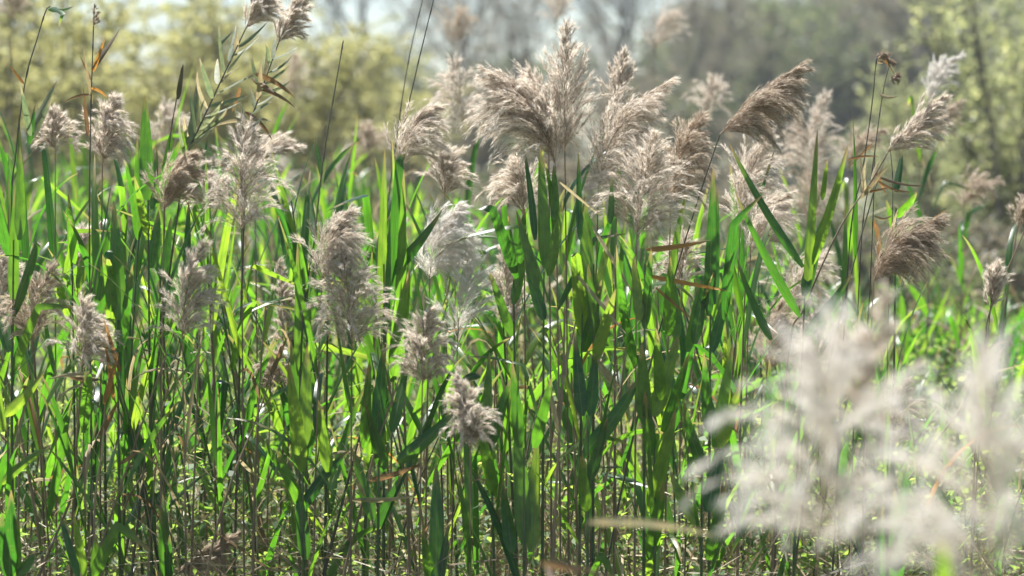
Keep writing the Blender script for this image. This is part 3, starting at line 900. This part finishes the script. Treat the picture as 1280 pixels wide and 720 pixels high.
stalk('long thin leaning stalk left of centre, bare and dark', [(376, 440), (393, 300), (404, 200), (430, 46)], 7.4, .0040, [(384, 370, 372, 290, 2.0), (394, 300, 388, 240, 2.0), (402, 220, 394, 170, 1.4)], foot_px=372)
stalk('sharper of two thin stalks rising past the top edge, left of centre', [(484, 380), (500, 190), (519, 95), (544, -8)], 7.9, .0036, foot_px=470)
stalk('softer left one of two thin stalks rising past the top edge', [(480, 330), (497, 165), (512, 70), (530, -8)], 8.6, .0034, foot_px=470)
stalk('thin dark stalk with a curled dry head at the upper right', [(1060, 330), (1078, 215), (1090, 130), (1096, 74), (1104, 68)], 7.4, .0034,
      [(1096, 76, 1112, 72, 1.6, k_(mat='s', bow=4)), (1104, 70, 1118, 92, 1.4, k_(mat='r', tw=.6))], head=[((1096, 78), (1103, 66), .022, .3), ((1103, 67), (1118, 80), .022, .3), ((1112, 100), (1122, 93), .016, .25)], foot_px=1040)
stalk('second thin stalk crossing behind the curled-head stalk at right', [(1075, 330), (1090, 215), (1103, 120), (1113, 76)], 7.5, .0030,
      [(1100, 118, 1122, 120, 1.0, k_(mat='s', bow=5)), (1090, 180, 1060, 210, .7, k_(mat='r'))], foot_px=1062)
stalk('slanting dry stalk with bleached curled leaf stubs, right', [(985, 450), (1005, 385), (1050, 285), (1090, 225), (1110, 190)], 7.35, .0044,
      [(1078, 245, 1074, 195, 1.4, k_(mat='s', bow=5)), (1082, 240, 1083, 200, 1.3, k_(mat='s', bow=-6)), (1084, 235, 1106, 200, 1.3, k_(mat='s', bow=5)), (1076, 248, 1112, 205, 1.3, k_(mat='s')), (1090, 226, 1098, 200, 1.2, k_(mat='s')), (1096, 220, 1160, 232, .8, k_(mat='r', bow=8)), (1096, 225, 1142, 240, .7, k_(mat='r', bow=9)), (1095, 215, 1108, 245, .9, k_(mat='r')), (1085, 240, 1110, 235, .8, k_(mat='r')), (1060, 200, 1098, 196, .7, k_(mat='r', bow=-5))], foot_px=960, mat=M_TAN)
stalk('upright thin dry stalk left of the dark comb-like plume', [(1082, 470), (1088, 350), (1092, 250), (1094, 180)], 7.6, .0028, [(1092, 270, 1116, 268, 1.1, k_(mat='s', bow=9)), (1092, 275, 1098, 330, 1.4, k_(mat='r', bow=-7))], foot_px=1080)
stalk('stalk just right of the upright thin one, beside the comb-like plume', [(1110, 420), (1114, 320), (1116, 230), (1112, 178)], 7.7, .0026, [(1114, 290, 1122, 262, .9, k_(mat='s'))], foot_px=1108)
stalk('pale kinked dry stalk with curly wisps at the right edge', [(1222, 490), (1232, 425), (1238, 388), (1280, 290)], 7.6, .0040,
      [(1230, 440, 1268, 425, .7, k_(mat='s', bow=-6)), (1232, 432, 1246, 462, .6, k_(mat='s', bow=9)), (1226, 470, 1290, 452, .6, k_(mat='s')), (1228, 455, 1212, 440, .6, k_(mat='s'))], foot_px=1216, mat=M_TAN)
stalk('long bare grey stalk slanting left below the biggest fluffy plume', [(262, 700), (290, 600), (322, 520), (352, 430)], 7.3, .0045, [(338, 470, 360, 420, 1.4, k_(mat='r')), (300, 575, 330, 600, 1.0, k_(mat='s', bow=5))], foot_px=250, mat=M_TAN)
stalk('rust-streaked stalk at lower left with orange dry leaves', [(118, 640), (128, 560), (132, 500), (142, 440)], 7.2, .0045,
      [(130, 505, 148, 440, 1.8, k_(mat='r')), (142, 500, 130, 420, 1.6, k_(mat='r')), (120, 470, 60, 474, 1.4, k_(mat='s', bow=7)), (84, 468, 128, 474, 1.7, k_(mat='r', bow=6)), (126, 545, 148, 500, 1.6, k_(mat='r')), (108, 480, 70, 500, .9, k_(mat='s', bow=8)), (150, 465, 130, 400, 1.4, k_(mat='r')), (150, 580, 180, 560, 1.2, k_(mat='r'))], foot_px=112, mat=M_TAN)
stalk('thick brown stalk leaning right at lower centre left', [(430, 720), (450, 640), (470, 560), (500, 470)], 7.2, .0050, [(462, 600, 530, 578, 1.8, k_(mat='r', bow=6)), (456, 620, 440, 590, 1.2, k_(mat='s')), (440, 625, 520, 620, 1.6, k_(mat='s', bow=5))], foot_px=415, mat=M_TAN)
stalk('pale twin-sheathed brown stalk right of the bottom centre', [(690, 720), (697, 580), (704, 460), (706, 380)], 7.1, .0062, [(702, 480, 714, 420, 1.4, k_(mat='s')), (698, 540, 684, 470, 1.4, k_(mat='s'))], foot_px=688, mat=M_TAN)
stalk('brown stalk rising to the broad fluffy plume from the bottom', [(752, 640), (772, 520), (784, 420), (796, 300)], 7.2, .0042, [(774, 485, 740, 440, 1.2, k_(mat='s')), (772, 490, 724, 425, 1.0, k_(mat='s'))], foot_px=742, mat=M_TAN)
stalk('straight stalk with a blurred pale leaf arching close to the lens', [(716, 760), (722, 690), (736, 652)], 4.4, .0022, [(736, 652, 895, 670, 1.5, k_(mat='s', bow=-12, tw=.2))], foot_px=710, mat=M_TAN, group='foreground stalks close to the lens')
stalk('blurred orange leaf tip close to the lens at the bottom edge', [(690, 790), (694, 740)], 4.6, .003, [(678, 704, 765, 722, 1.8, k_(mat='r', bow=-5, tw=.2)), (694, 745, 680, 703, 1.2, k_(mat='r', bow=4))], foot_px=690, mat=M_TAN, group='foreground stalks close to the lens')
stalk('blurred yellow-green blade close to the lens in the lower right', [(1182, 860), (1182, 800)], 3.2, .003, [(1182, 830, 1178, 668, 2.6, k_(tw=.2))], foot_px=1182, mat=M_STEM, group='foreground stalks close to the lens')


# ------------------------------------------------------------------ crowd of plain leafy reeds
def crowd_reed(x, y, H, label, group, n=10, dry=0.13, step=0.125, lo=0.20):
    o = np.array([x, y, float(ground_z(x, y)) - 0.01])
    root = thing('reed', label, 'reed', o, group)
    T = o + np.array([random.gauss(0, .13), random.gauss(0, .08), H])
    C = stem_curve(o, T, random.uniform(.1, .5), 8)
    V, F = stem_shape(C, random.uniform(.0048, .0075), .0024, k=5)
    mk('stem', V - o, F, random.choice([M_STEM, M_TAN]), root)
    random_leaves(root, o, C, lo, 0.98, step, random.uniform(.8, 1.1), dry=dry, n=n)


def height_at(px, y):
    """the crowd's height: taller at left, lower before the gap at right"""
    h = np.interp(px, [0, 150, 330, 480, 600, 760, 900, 1020, 1150, 1300], [1.32, 1.30, 1.22, 1.24, 1.10, 1.10, 1.12, .98, .62, .70])
    return h


MARKS = [(0, 'by the left picture edge'), (68, 'below the small tent-shaped plume'), (135, 'below the cone-shaped pale plume'), (205, 'below the small nodding brown plume'),
         (258, 'around the loose upright plume'), (305, 'around the stem of the biggest fluffy plume'), (358, 'around the narrow pale plume left of the double plume'),
         (430, 'around the tall double plume'), (495, 'under the leaning feather plume'), (545, 'around the pale silvery plume'), (590, 'around the fine see-through grey plume'),
         (640, 'under the left-sweeping central plume'), (705, 'under the tallest central spire'), (755, 'under the bowing central plume'), (808, 'under the broad fluffy central plume'),
         (860, 'under the curled brown plume'), (915, 'under the long dark plume'), (985, 'around the shoot with long crossing leaves'), (1060, 'behind the large white blurred plume'),
         (1140, 'below the dark brown comb-like plume'), (1250, 'near the right picture edge')]


def mark(px):
    return min(MARKS, key=lambda m: abs(m[0] - px))[1]


for k in range(158):
    px = -40 + 1360 * ((k * 0.61803) % 1.0)
    if px > 1020 and random.random() < .35:
        px -= 900
    y = 7.5 + 2.5 * ((k + random.random()) / 158) ** 1.1
    x = (px - 640) / F1280 * y
    crowd_reed(x, y, height_at(px, y) * random.uniform(.52, 1.12), 'plain green crowd reed ' + mark(px), 'green reeds ' + mark(px), lo=random.choice([.05, .08, .12, .2]))
# behind, soft: single reeds, then the mass of them
for k in range(46):
    y = random.uniform(9.9, 12.5)
    px = random.uniform(-30, 1310)
    crowd_reed((px - 640) / F1280 * y, y, np.interp(px, [0, 430, 560, 900, 1100, 1280], [1.48, 1.42, 1.1, 1.02, .75, .65]) * random.uniform(.8, 1.08),
               'soft-focus back-row green reed ' + mark(px), 'back-row reeds ' + mark(px), n=8, step=.2, lo=.5)
pile = Pile()
for k in range(900):
    px = random.uniform(-80, 1360)
    y = random.uniform(12.2, np.interp(px, [0, 450, 650, 1280], [25, 24, 15, 15]))
    x = (px - 640) / F1280 * y
    H = np.interp(px, [0, 430, 560, 900, 1100, 1280], [1.45, 1.38, .95, .80, .5, .45]) * random.uniform(.6, 1.1)
    o = np.array([x, y, float(ground_z(x, y))])
    C = stem_curve(o, o + np.array([random.gauss(0, .08), 0, H]), .3, 4)
    V, F = tube(C, .004, 3)
    pile.add(V, F, 1)
    az = random.uniform(0, math.tau)
    for q in range(6):
        t = .35 + .63 * q / 6
        p = C[0] * (1 - t) + C[-1] * t
        a = az + q * math.pi + random.gauss(0, .4)
        Cc = grow_leaf(p, a, random.uniform(.15, .5), random.uniform(.3, .5), abs(random.gauss(.4, .5)), 6)
        V, F, uv = leaf_shape(Cc, np.array([-math.sin(a), math.cos(a), 0]), random.uniform(.024, .04), (0, random.gauss(0, .6)))
        pile.add(V, F, 2 if random.random() < .3 else 0, uv)
mass = pile.build('reed_bed', [M_LEAF_FAR, M_TAN, M_LITTER])
mass['kind'] = 'stuff'
mass['label'] = 'soft green mass of reeds behind the stand'
mass['category'] = 'reeds'

# dry brown stalks of last year standing between the green reeds
for k in range(85):
    y = random.uniform(7.3, 9.6)
    px = random.uniform(-20, 1000)
    x = (px - 640) / F1280 * y
    o = np.array([x, y, -0.01])
    lab = 'bare brown old stalk ' + mark(px)
    root = thing('dry_stalk', lab, 'stalk', o, 'bare stalks ' + mark(px))
    H = random.uniform(.55, 1.25)
    C = stem_curve(o, o + np.array([random.gauss(0, .26), random.gauss(0, .12), H]), random.uniform(0, .6), 8)
    V, F = stem_shape(C, random.uniform(.0035, .0075), .0022, .16, 5)
    mk('stem', V - o, F, M_TAN if random.random() < .75 else M_DARKSTEM, root)
    for q in range(random.choice([0, 1, 1, 2])):
        p = C[random.randint(3, 7)]
        a = random.uniform(0, math.tau)
        Cc = grow_leaf(p, a, random.uniform(.4, 1.3), random.uniform(.15, .35), random.uniform(.5, 2.2), 8)
        leaf_part(root, o, Cc, np.array([-math.sin(a), math.cos(a), 0.0]), random.uniform(.008, .016), random.choice([M_STRAW, M_RUST, M_STRAW]), (0, random.gauss(0, 1.2)))

# ------------------------------------------------------------------ low herbs and litter under the reeds
def scatter_leaves(n, xr, yr, zr, size, flat, seed):
    g = np.random.default_rng(seed)
    P = np.stack([g.uniform(*xr, n), yr[0] + (yr[1] - yr[0]) * g.uniform(0, 1, n), np.zeros(n)], -1)
    P[:, 2] = ground_z(P[:, 0], P[:, 1]) + zr[0] + (zr[1] - zr[0]) * g.uniform(0, 1, n) ** 1.4 * (0.45 + 0.55 * np.abs(np.sin(P[:, 0] * 5 + 1) * np.sin(P[:, 1] * 4 + P[:, 0] * 2)))
    az = g.uniform(0, 2 * np.pi, n)
    el = g.normal(0, flat, n)
    L = g.uniform(*size, n)
    D = np.stack([np.cos(az) * np.cos(el), np.sin(az) * np.cos(el), np.sin(el)], -1)
    S = nrm(np.cross(D, np.array([0, 0, 1.0]) + g.normal(0, .35, (n, 3))))
    U = np.cross(S, D)
    return P, D, S, U, L


P, D, S, U, L = scatter_leaves(52000, (-2.9, 2.9), (7.5, 14.0), (0.02, 0.72), (.016, .05), .5, 5)
L3 = L[:, None]
V = np.stack([P, P + D * L3 * .45 + S * L3 * .34 + U * L3 * .1, P + D * L3 - U * L3 * .12, P + D * L3 * .45 - S * L3 * .34 + U * L3 * .1], 1).reshape(-1, 3)
herb = mk('ground_cover', V, np.arange(len(V)).reshape(-1, 4), M_HERB, smooth=False)
herb['kind'] = 'stuff'
herb['label'] = 'low small-leaved herbs covering the ground under the reeds'
herb['category'] = 'herbs'
g = np.random.default_rng(8)
n = 10000
P = np.stack([g.uniform(-2.6, 2.6, n), g.uniform(7.2, 13, n), g.uniform(0, .45, n) ** 1.6], -1)
D = nrm(np.stack([g.normal(0, 1, n), g.normal(0, 1, n), g.normal(0.3, .8, n)], -1))
S = nrm(np.cross(D, g.normal(0, 1, (n, 3))))
L3 = g.uniform(.08, .55, n)[:, None]
W3 = g.uniform(.0008, .0042, n)[:, None]
bend = g.normal(0, .12, (n, 3))
V = np.stack([P - S * W3, P + S * W3, P + D * L3 + bend * L3 + S * W3 * .4, P + D * L3 + bend * L3 - S * W3 * .4], 1).reshape(-1, 3)
lit = mk('dry_grass', V, np.arange(len(V)).reshape(-1, 4), M_LITTER, smooth=False)
lit['kind'] = 'stuff'
lit['label'] = 'tangle of dead grass and broken stems near the ground'
lit['category'] = 'dry grass'


# meadow plants further off, between the reeds and the willows
P, D, S, U, L = scatter_leaves(52000, (-9, 9), (14, 46), (0.0, 0.75), (.05, .13), .8, 9)
L3 = L[:, None]
V = np.stack([P, P + D * L3 * .45 + S * L3 * .16, P + D * L3, P + D * L3 * .45 - S * L3 * .16], 1).reshape(-1, 3)
md = mk('meadow_grass', V, np.arange(len(V)).reshape(-1, 4), [M_HERB, M_WILLOWG, M_LITTER], smooth=False, midx=g.choice(3, len(V) // 4, p=[.22, .40, .38]))
md['kind'] = 'stuff'
md['label'] = 'blurred meadow growth beyond the reed stand'
md['category'] = 'grass'


# ------------------------------------------------------------------ shrubs and trees beyond
def shrub_meshes(seed, H, spread, nst, ntw, nlf, leaf, mat, wispy=0.5, sag=0.15):
    g = np.random.default_rng(seed)
    trunk = Pile()
    LP, LD = [], []
    for s in range(nst):
        az = g.uniform(0, 2 * np.pi)
        out = spread * g.uniform(.25, 1.0)
        h = H * g.uniform(.62, 1.0)
        p0 = np.array([math.cos(az) * .12, math.sin(az) * .12, -0.05])
        p2 = np.array([math.cos(az) * out, math.sin(az) * out, h])
        C = bez(p0, np.array([p2[0] * .3, p2[1] * .3, h * .6]), p2, 9)
        V, F = tube(C, np.linspace(.03, .006, 9) * H / 3.2, 5)
        trunk.add(V, F)
        for q in range(ntw):
            t = g.uniform(.18, 1.0)
            k = min(7, int(t * 8))
            p = C[k] + (C[k + 1] - C[k]) * (t * 8 - k)
            d = nrm(g.normal(0, 1, 3) * np.array([1, 1, .4]) + np.array([0, 0, wispy]))
            Lt = H * g.uniform(.10, .24)
            tw = bez(p, p + d * Lt * .6 + np.array([0, 0, .05]), p + d * Lt - np.array([0, 0, sag * Lt]), 5)
            V, F = tube(tw, np.linspace(.006, .002, 5) * H / 3.2, 3)
            trunk.add(V, F)
            u = g.uniform(0.05, 1, nlf)
            kk = np.minimum((u * 4).astype(int), 3)
            f = (u * 4 - kk)[:, None]
            LP.append(tw[kk] * (1 - f) + tw[kk + 1] * f)
            LD.append(nrm(tw[kk + 1] - tw[kk] + g.normal(0, .035, (nlf, 3)) * H / 3))
    P = np.concatenate(LP)
    D = np.concatenate(LD)
    n = len(P)
    D = nrm(D + g.normal(0, .45, (n, 3)))
    S = nrm(np.cross(D, g.normal(0, 1, (n, 3))))
    L3 = (leaf * g.uniform(.6, 1.4, n))[:, None]
    wr = .22
    V = np.stack([P, P + D * L3 * .45 + S * L3 * wr, P + D * L3, P + D * L3 * .45 - S * L3 * wr], 1).reshape(-1, 3)
    return trunk, V


def shrub_proto(name, seed, H, spread, nst, ntw, nlf, leaf, mat, **kw):
    trunk, V = shrub_meshes(seed, H, spread, nst, ntw, nlf, leaf, mat, **kw)
    root = thing(name, '-', 'shrub')
    trunk.build('trunk', M_BARK, root)
    c = mk('crown', V, np.arange(len(V)).reshape(-1, 4), mat, root, smooth=False)
    c['kind'] = 'stuff'
    return root


used = set()


def place(proto, px, d, s, rz, label, cat, group, sz=None):
    o = proto if proto.name not in used else copy_tree(proto)
    used.add(proto.name)
    x = (px - 640) / F1280 * d
    o.location = (x, d, float(ground_z(x, d)) - .03)
    o.rotation_euler = (0, 0, rz)
    o.scale = (s, s, sz or s)
    o['label'] = label
    o['category'] = cat
    o['group'] = group
    return o


wA = shrub_proto('willow_shrub', 21, 3.3, 1.3, 15, 32, 34, .062, M_WILLOW)
wB = shrub_proto('willow_shrub', 22, 3.0, 1.5, 15, 32, 34, .062, M_WILLOW)
wC = shrub_proto('willow_shrub', 23, 3.2, 1.4, 18, 36, 22, .052, M_WILLOWG, wispy=1.1)
G1, G2 = 'yellow willow shrubs on the left', 'green willow shrubs on the right'
place(wA, -10, 26, 1.12, .3, 'tall yellow willow shrub cut by the left edge', 'shrub', G1)
place(wB, 85, 29, 1.36, 1.1, 'yellow willow shrub behind the dark hooked stalk', 'shrub', G1)
place(wA, 170, 31, 1.22, 2.3, 'yellow willow shrub behind the broad upright leaf, gap of sky above', 'shrub', G1)
place(wB, 262, 34, 1.28, 3.0, 'yellow willow shrub behind the slanting pale-leaved reed', 'shrub', G1)
place(wA, 352, 31, 1.2, 4.4, 'yellow willow shrub behind the orange dry leaves', 'shrub', G1)
place(wB, 432, 33, 1.05, 5.2, 'yellow willow shrub left of the two thin tall stalks', 'shrub', G1)
place(wA, 505, 40, 1.0, 3.6, 'paler yellow willow shrub between the thin stalks and the blurred plume', 'shrub', G1)
place(wC, 1262, 24, 1.12, .4, 'large green willow shrub at the right edge', 'shrub', G2)
place(wC, 1190, 30, .92, 1.9, 'green willow shrub behind the slanting silver plume', 'shrub', G2)
place(wC, 1120, 42, .80, 3.3, 'smaller distant green willow shrub behind the feather plume', 'shrub', G2)
place(wC, 1340, 30, 1.1, 2.6, 'green willow shrub just beyond the right edge', 'shrub', G2)


def bare_tree(name, seed, H, lean=0.0, leafmat=None):
    g = np.random.default_rng(seed)
    limb, tr = Pile(), Pile()
    tips = []

    def grow(p, d, L, r, lev):
        n = 6
        C = [p]
        dd = d
        for k in range(n - 1):
            dd = nrm(dd + g.normal(0, .10, 3) + np.array([0, 0, .06]))
            C.append(C[-1] + dd * L / (n - 1))
        C = np.array(C)
        V, F = tube(C, np.linspace(r, r * .45, n), 6 if lev < 2 else 3)
        (tr if lev == 0 else limb).add(V, F)
        if lev >= 4:
            tips.append(C[-1])
            return
        m = [9, 5, 4, 4][lev]
        for q in range(m):
            t = g.uniform(.28 if lev == 0 else .2, 1)
            k = min(n - 2, int(t * (n - 1)))
            a = g.uniform(.35, .85)
            base_d = nrm(C[k + 1] - C[k])
            s = nrm(np.cross(base_d, g.normal(0, 1, 3)))
            grow(C[k] + (C[k + 1] - C[k]) * (t * (n - 1) - k), nrm(base_d * math.cos(a) + s * math.sin(a)), L * g.uniform(.38, .62), r * (.5 if lev else .42), lev + 1)

    grow(np.array([0, 0, -.1]), nrm(np.array([lean, 0, 1.0])), H * .8, H * .0105, 0)
    root = thing(name, '-', 'tree')
    tr.build('trunk', M_BARK, root)
    limb.build('branches', M_BARK, root)['kind'] = 'stuff'
    if leafmat:
        P = np.repeat(np.array(tips), 3, 0) + g.normal(0, .08, (len(tips) * 3, 3))
        n = len(P)
        D = nrm(g.normal(0, 1, (n, 3)))
        S = nrm(np.cross(D, g.normal(0, 1, (n, 3))))
        L3 = g.uniform(.06, .14, n)[:, None]
        V = np.stack([P, P + D * L3 * .5 + S * L3 * .3, P + D * L3, P + D * L3 * .5 - S * L3 * .3], 1).reshape(-1, 3)
        mk('crown', V, np.arange(len(V)).reshape(-1, 4), leafmat, root, smooth=False)['kind'] = 'stuff'
    return root


bA = bare_tree('bare_tree', 41, 8.0, .06, M_OLIVEB)
bB = bare_tree('bare_tree', 42, 9.0, -.05)
bC = bare_tree('bare_tree', 43, 7.0, .1, M_OLIVEB)
GB = 'bare grey trees in the centre background'
place(bA, 462, 58, 1.0, .2, 'bare dark-trunked tree left of the two thin stalks at the top', 'tree', GB)
place(bB, 528, 66, .9, 1.3, 'bare tree behind the thin tall stalks', 'tree', GB)
place(bC, 592, 60, .95, 2.5, 'bare tree behind the soft out-of-focus plume', 'tree', GB)
place(bA, 655, 64, .9, 3.9, 'bare tree just left of the central spire', 'tree', GB)
place(bB, 735, 62, .85, .7, 'bare tree between the spire and the bowing plume', 'tree', GB)
place(bC, 790, 68, 1.0, 5.0, 'bare tree behind the small upright feather plume', 'tree', GB)
place(bA, 842, 60, .85, 1.7, 'bare tree behind the pinkish blurred plume', 'tree', GB)
place(bC, 905, 72, .85, 3.1, 'bare tree above the long dark plume', 'tree', GB)
place(bB, 1205, 56, .9, 4.1, 'bare forked tree above the right willows', 'tree', GB)
place(bC, 250, 75, .7, 5.6, 'bare grey tree beyond the yellow willows', 'tree', GB)

sA = shrub_proto('scrub_bush', 61, 1.7, 1.0, 12, 24, 16, .07, M_OLIVEB, wispy=.7)
sB = shrub_proto('scrub_bush', 62, 1.6, 1.1, 12, 24, 18, .07, M_OLIVE, wispy=.6)
for k, (px, d, sc_, where) in enumerate([
        (600, 24, .95, 'behind the soft out-of-focus plume'), (655, 20, .85, 'left under the great central group'), (720, 26, 1.0, 'behind the central spire'), (775, 21, .85, 'behind the broad fluffy plume'),
        (830, 25, 1.0, 'behind the curled brown plume'), (880, 20, .8, 'behind the slanting stem of the long dark plume'), (935, 24, .95, 'under the long dark plume'), (985, 19, .75, 'behind the crossing leaves'),
        (1040, 23, .85, 'left of the curled-head stalk'), (1095, 19, .7, 'behind the dark comb-like plume'), (1150, 21, .75, 'right of the dark comb-like plume'), (1200, 18, .62, 'below the blurred tan plume at right'),
        (1262, 19, .66, 'at the right edge under the willow'), (550, 30, .95, 'between yellow willows and central group')]):
    place([sA, sB][k % 2] if px < 1000 else [sB, sA][(k % 3) == 0], px, d, sc_, k * 1.7, ('grey-brown' if (k % 2 == 0 and px < 1000) else 'dull olive') + ' blurred scrub bush ' + where, 'bush', 'scrub behind the reed stand')

tA = shrub_proto('hill_tree', 51, 7.0, 2.6, 14, 30, 20, .22, M_OLIVE, wispy=.3)
tB = shrub_proto('hill_tree', 52, 6.5, 3.0, 14, 30, 20, .22, M_OLIVE, wispy=.3)
tC = shrub_proto('hill_tree', 53, 6.5, 2.5, 14, 26, 15, .20, M_OLIVEB, wispy=.6)
GH = 'hazy trees on the far bank'
for k in range(9):
    px = [445, 500, 560, 622, 680, 742, 800, 858, 930][k]
    place([tC, tB, tC][k % 3] if k != 4 else tA, px, 46 + (k * 37) % 13, .40 + .05 * ((k * 5) % 4), k * 1.3,
          'blurred brownish thicket ' + ['left of the two thin tall stalks', 'behind the two thin tall stalks', 'behind the soft out-of-focus plume', 'left of the great central group', 'behind the central spire',
          'right of the central spire', 'behind the bowing central plume', 'behind the curled brown plume', 'behind the long dark plume'][k], 'thicket', 'brown thickets behind the plumes')
spots = []
for k in range(13):                               # low line behind the left and centre
    spots.append((-40 + k * 74 + random.uniform(-20, 20), random.uniform(86, 104), random.uniform(.66, .80) if k < 6 else random.uniform(.72, .86)))
for k in range(20):                               # the bank rising right
    px = 880 + (k % 10) * 48 + random.uniform(-14, 14)
    spots.append((px, (82 if k < 10 else 106) + random.uniform(-5, 5), random.uniform(.75, 1.0)))
TREE_MARKS = [(-20, 'the left-edge willow'), (45, 'the dark hooked stalk'), (115, 'the straight stalk with dark seed head'), (185, 'the broad upright leaf'), (255, 'the slanting pale-leaved reed'),
              (335, 'the orange dry leaves'), (410, 'the long thin leaning stalk'), (480, 'the two thin tall stalks'), (560, 'the soft out-of-focus plume'), (640, 'the left-sweeping central plume'),
              (709, 'the central spire'), (775, 'the small upright feather plume'), (840, 'the pinkish blurred plume'), (890, 'the pale blurred plume'), (950, 'the long dark plume'), (1025, 'the large blurred plume'),
              (1065, 'the gap left of the curled-head stalk'), (1105, 'the curled-head stalk'), (1150, 'the feather plume'), (1195, 'the slanting silver plume'), (1240, 'the right willow'), (1300, 'the right-edge willow')]
spots.sort(key=lambda s: s[0])
for k, (px, d, s) in enumerate(spots):
    pr = [tA, tB, tC][(k * 7 + k // 3) % 3]
    far = 'nearer' if d < 94 else 'farther'
    lab = far + (' hazy tree on the bank behind ' if px > 870 else ' hazy low tree far behind ') + min(TREE_MARKS, key=lambda m: abs(m[0] - px))[1]
    place(pr, px, d, s, random.uniform(0, 6.28), lab, 'tree', GH if px > 870 else 'low far tree line')

# ------------------------------------------------------------------ haze
hb = 0
x0, x1, y0, y1, z0, z1 = -205, 205, -45, 335, -1.5, 17.5
HV = np.array([[x0, y0, z0], [x1, y0, z0], [x1, y1, z0], [x0, y1, z0], [x0, y0, z1], [x1, y0, z1], [x1, y1, z1], [x0, y1, z1]])
HF = np.array([[0, 3, 2, 1], [4, 5, 6, 7], [0, 1, 5, 4], [1, 2, 6, 5], [2, 3, 7, 6], [3, 0, 4, 7]])
mh, nt, out = new_mat('haze')
pv = nt.nodes.new('ShaderNodeVolumePrincipled')
pv.inputs['Color'].default_value = (0.86, 0.92, 1.0, 1)
pv.inputs['Density'].default_value = 0.0008
pv.inputs['Anisotropy'].default_value = 0.0
nt.links.new(pv.outputs[0], out.inputs['Volume'])
haze = mk('haze', HV, HF, mh, smooth=False)
haze['kind'] = 'stuff'
haze['label'] = 'thin pale haze in the air over the whole meadow'
haze['category'] = 'haze'
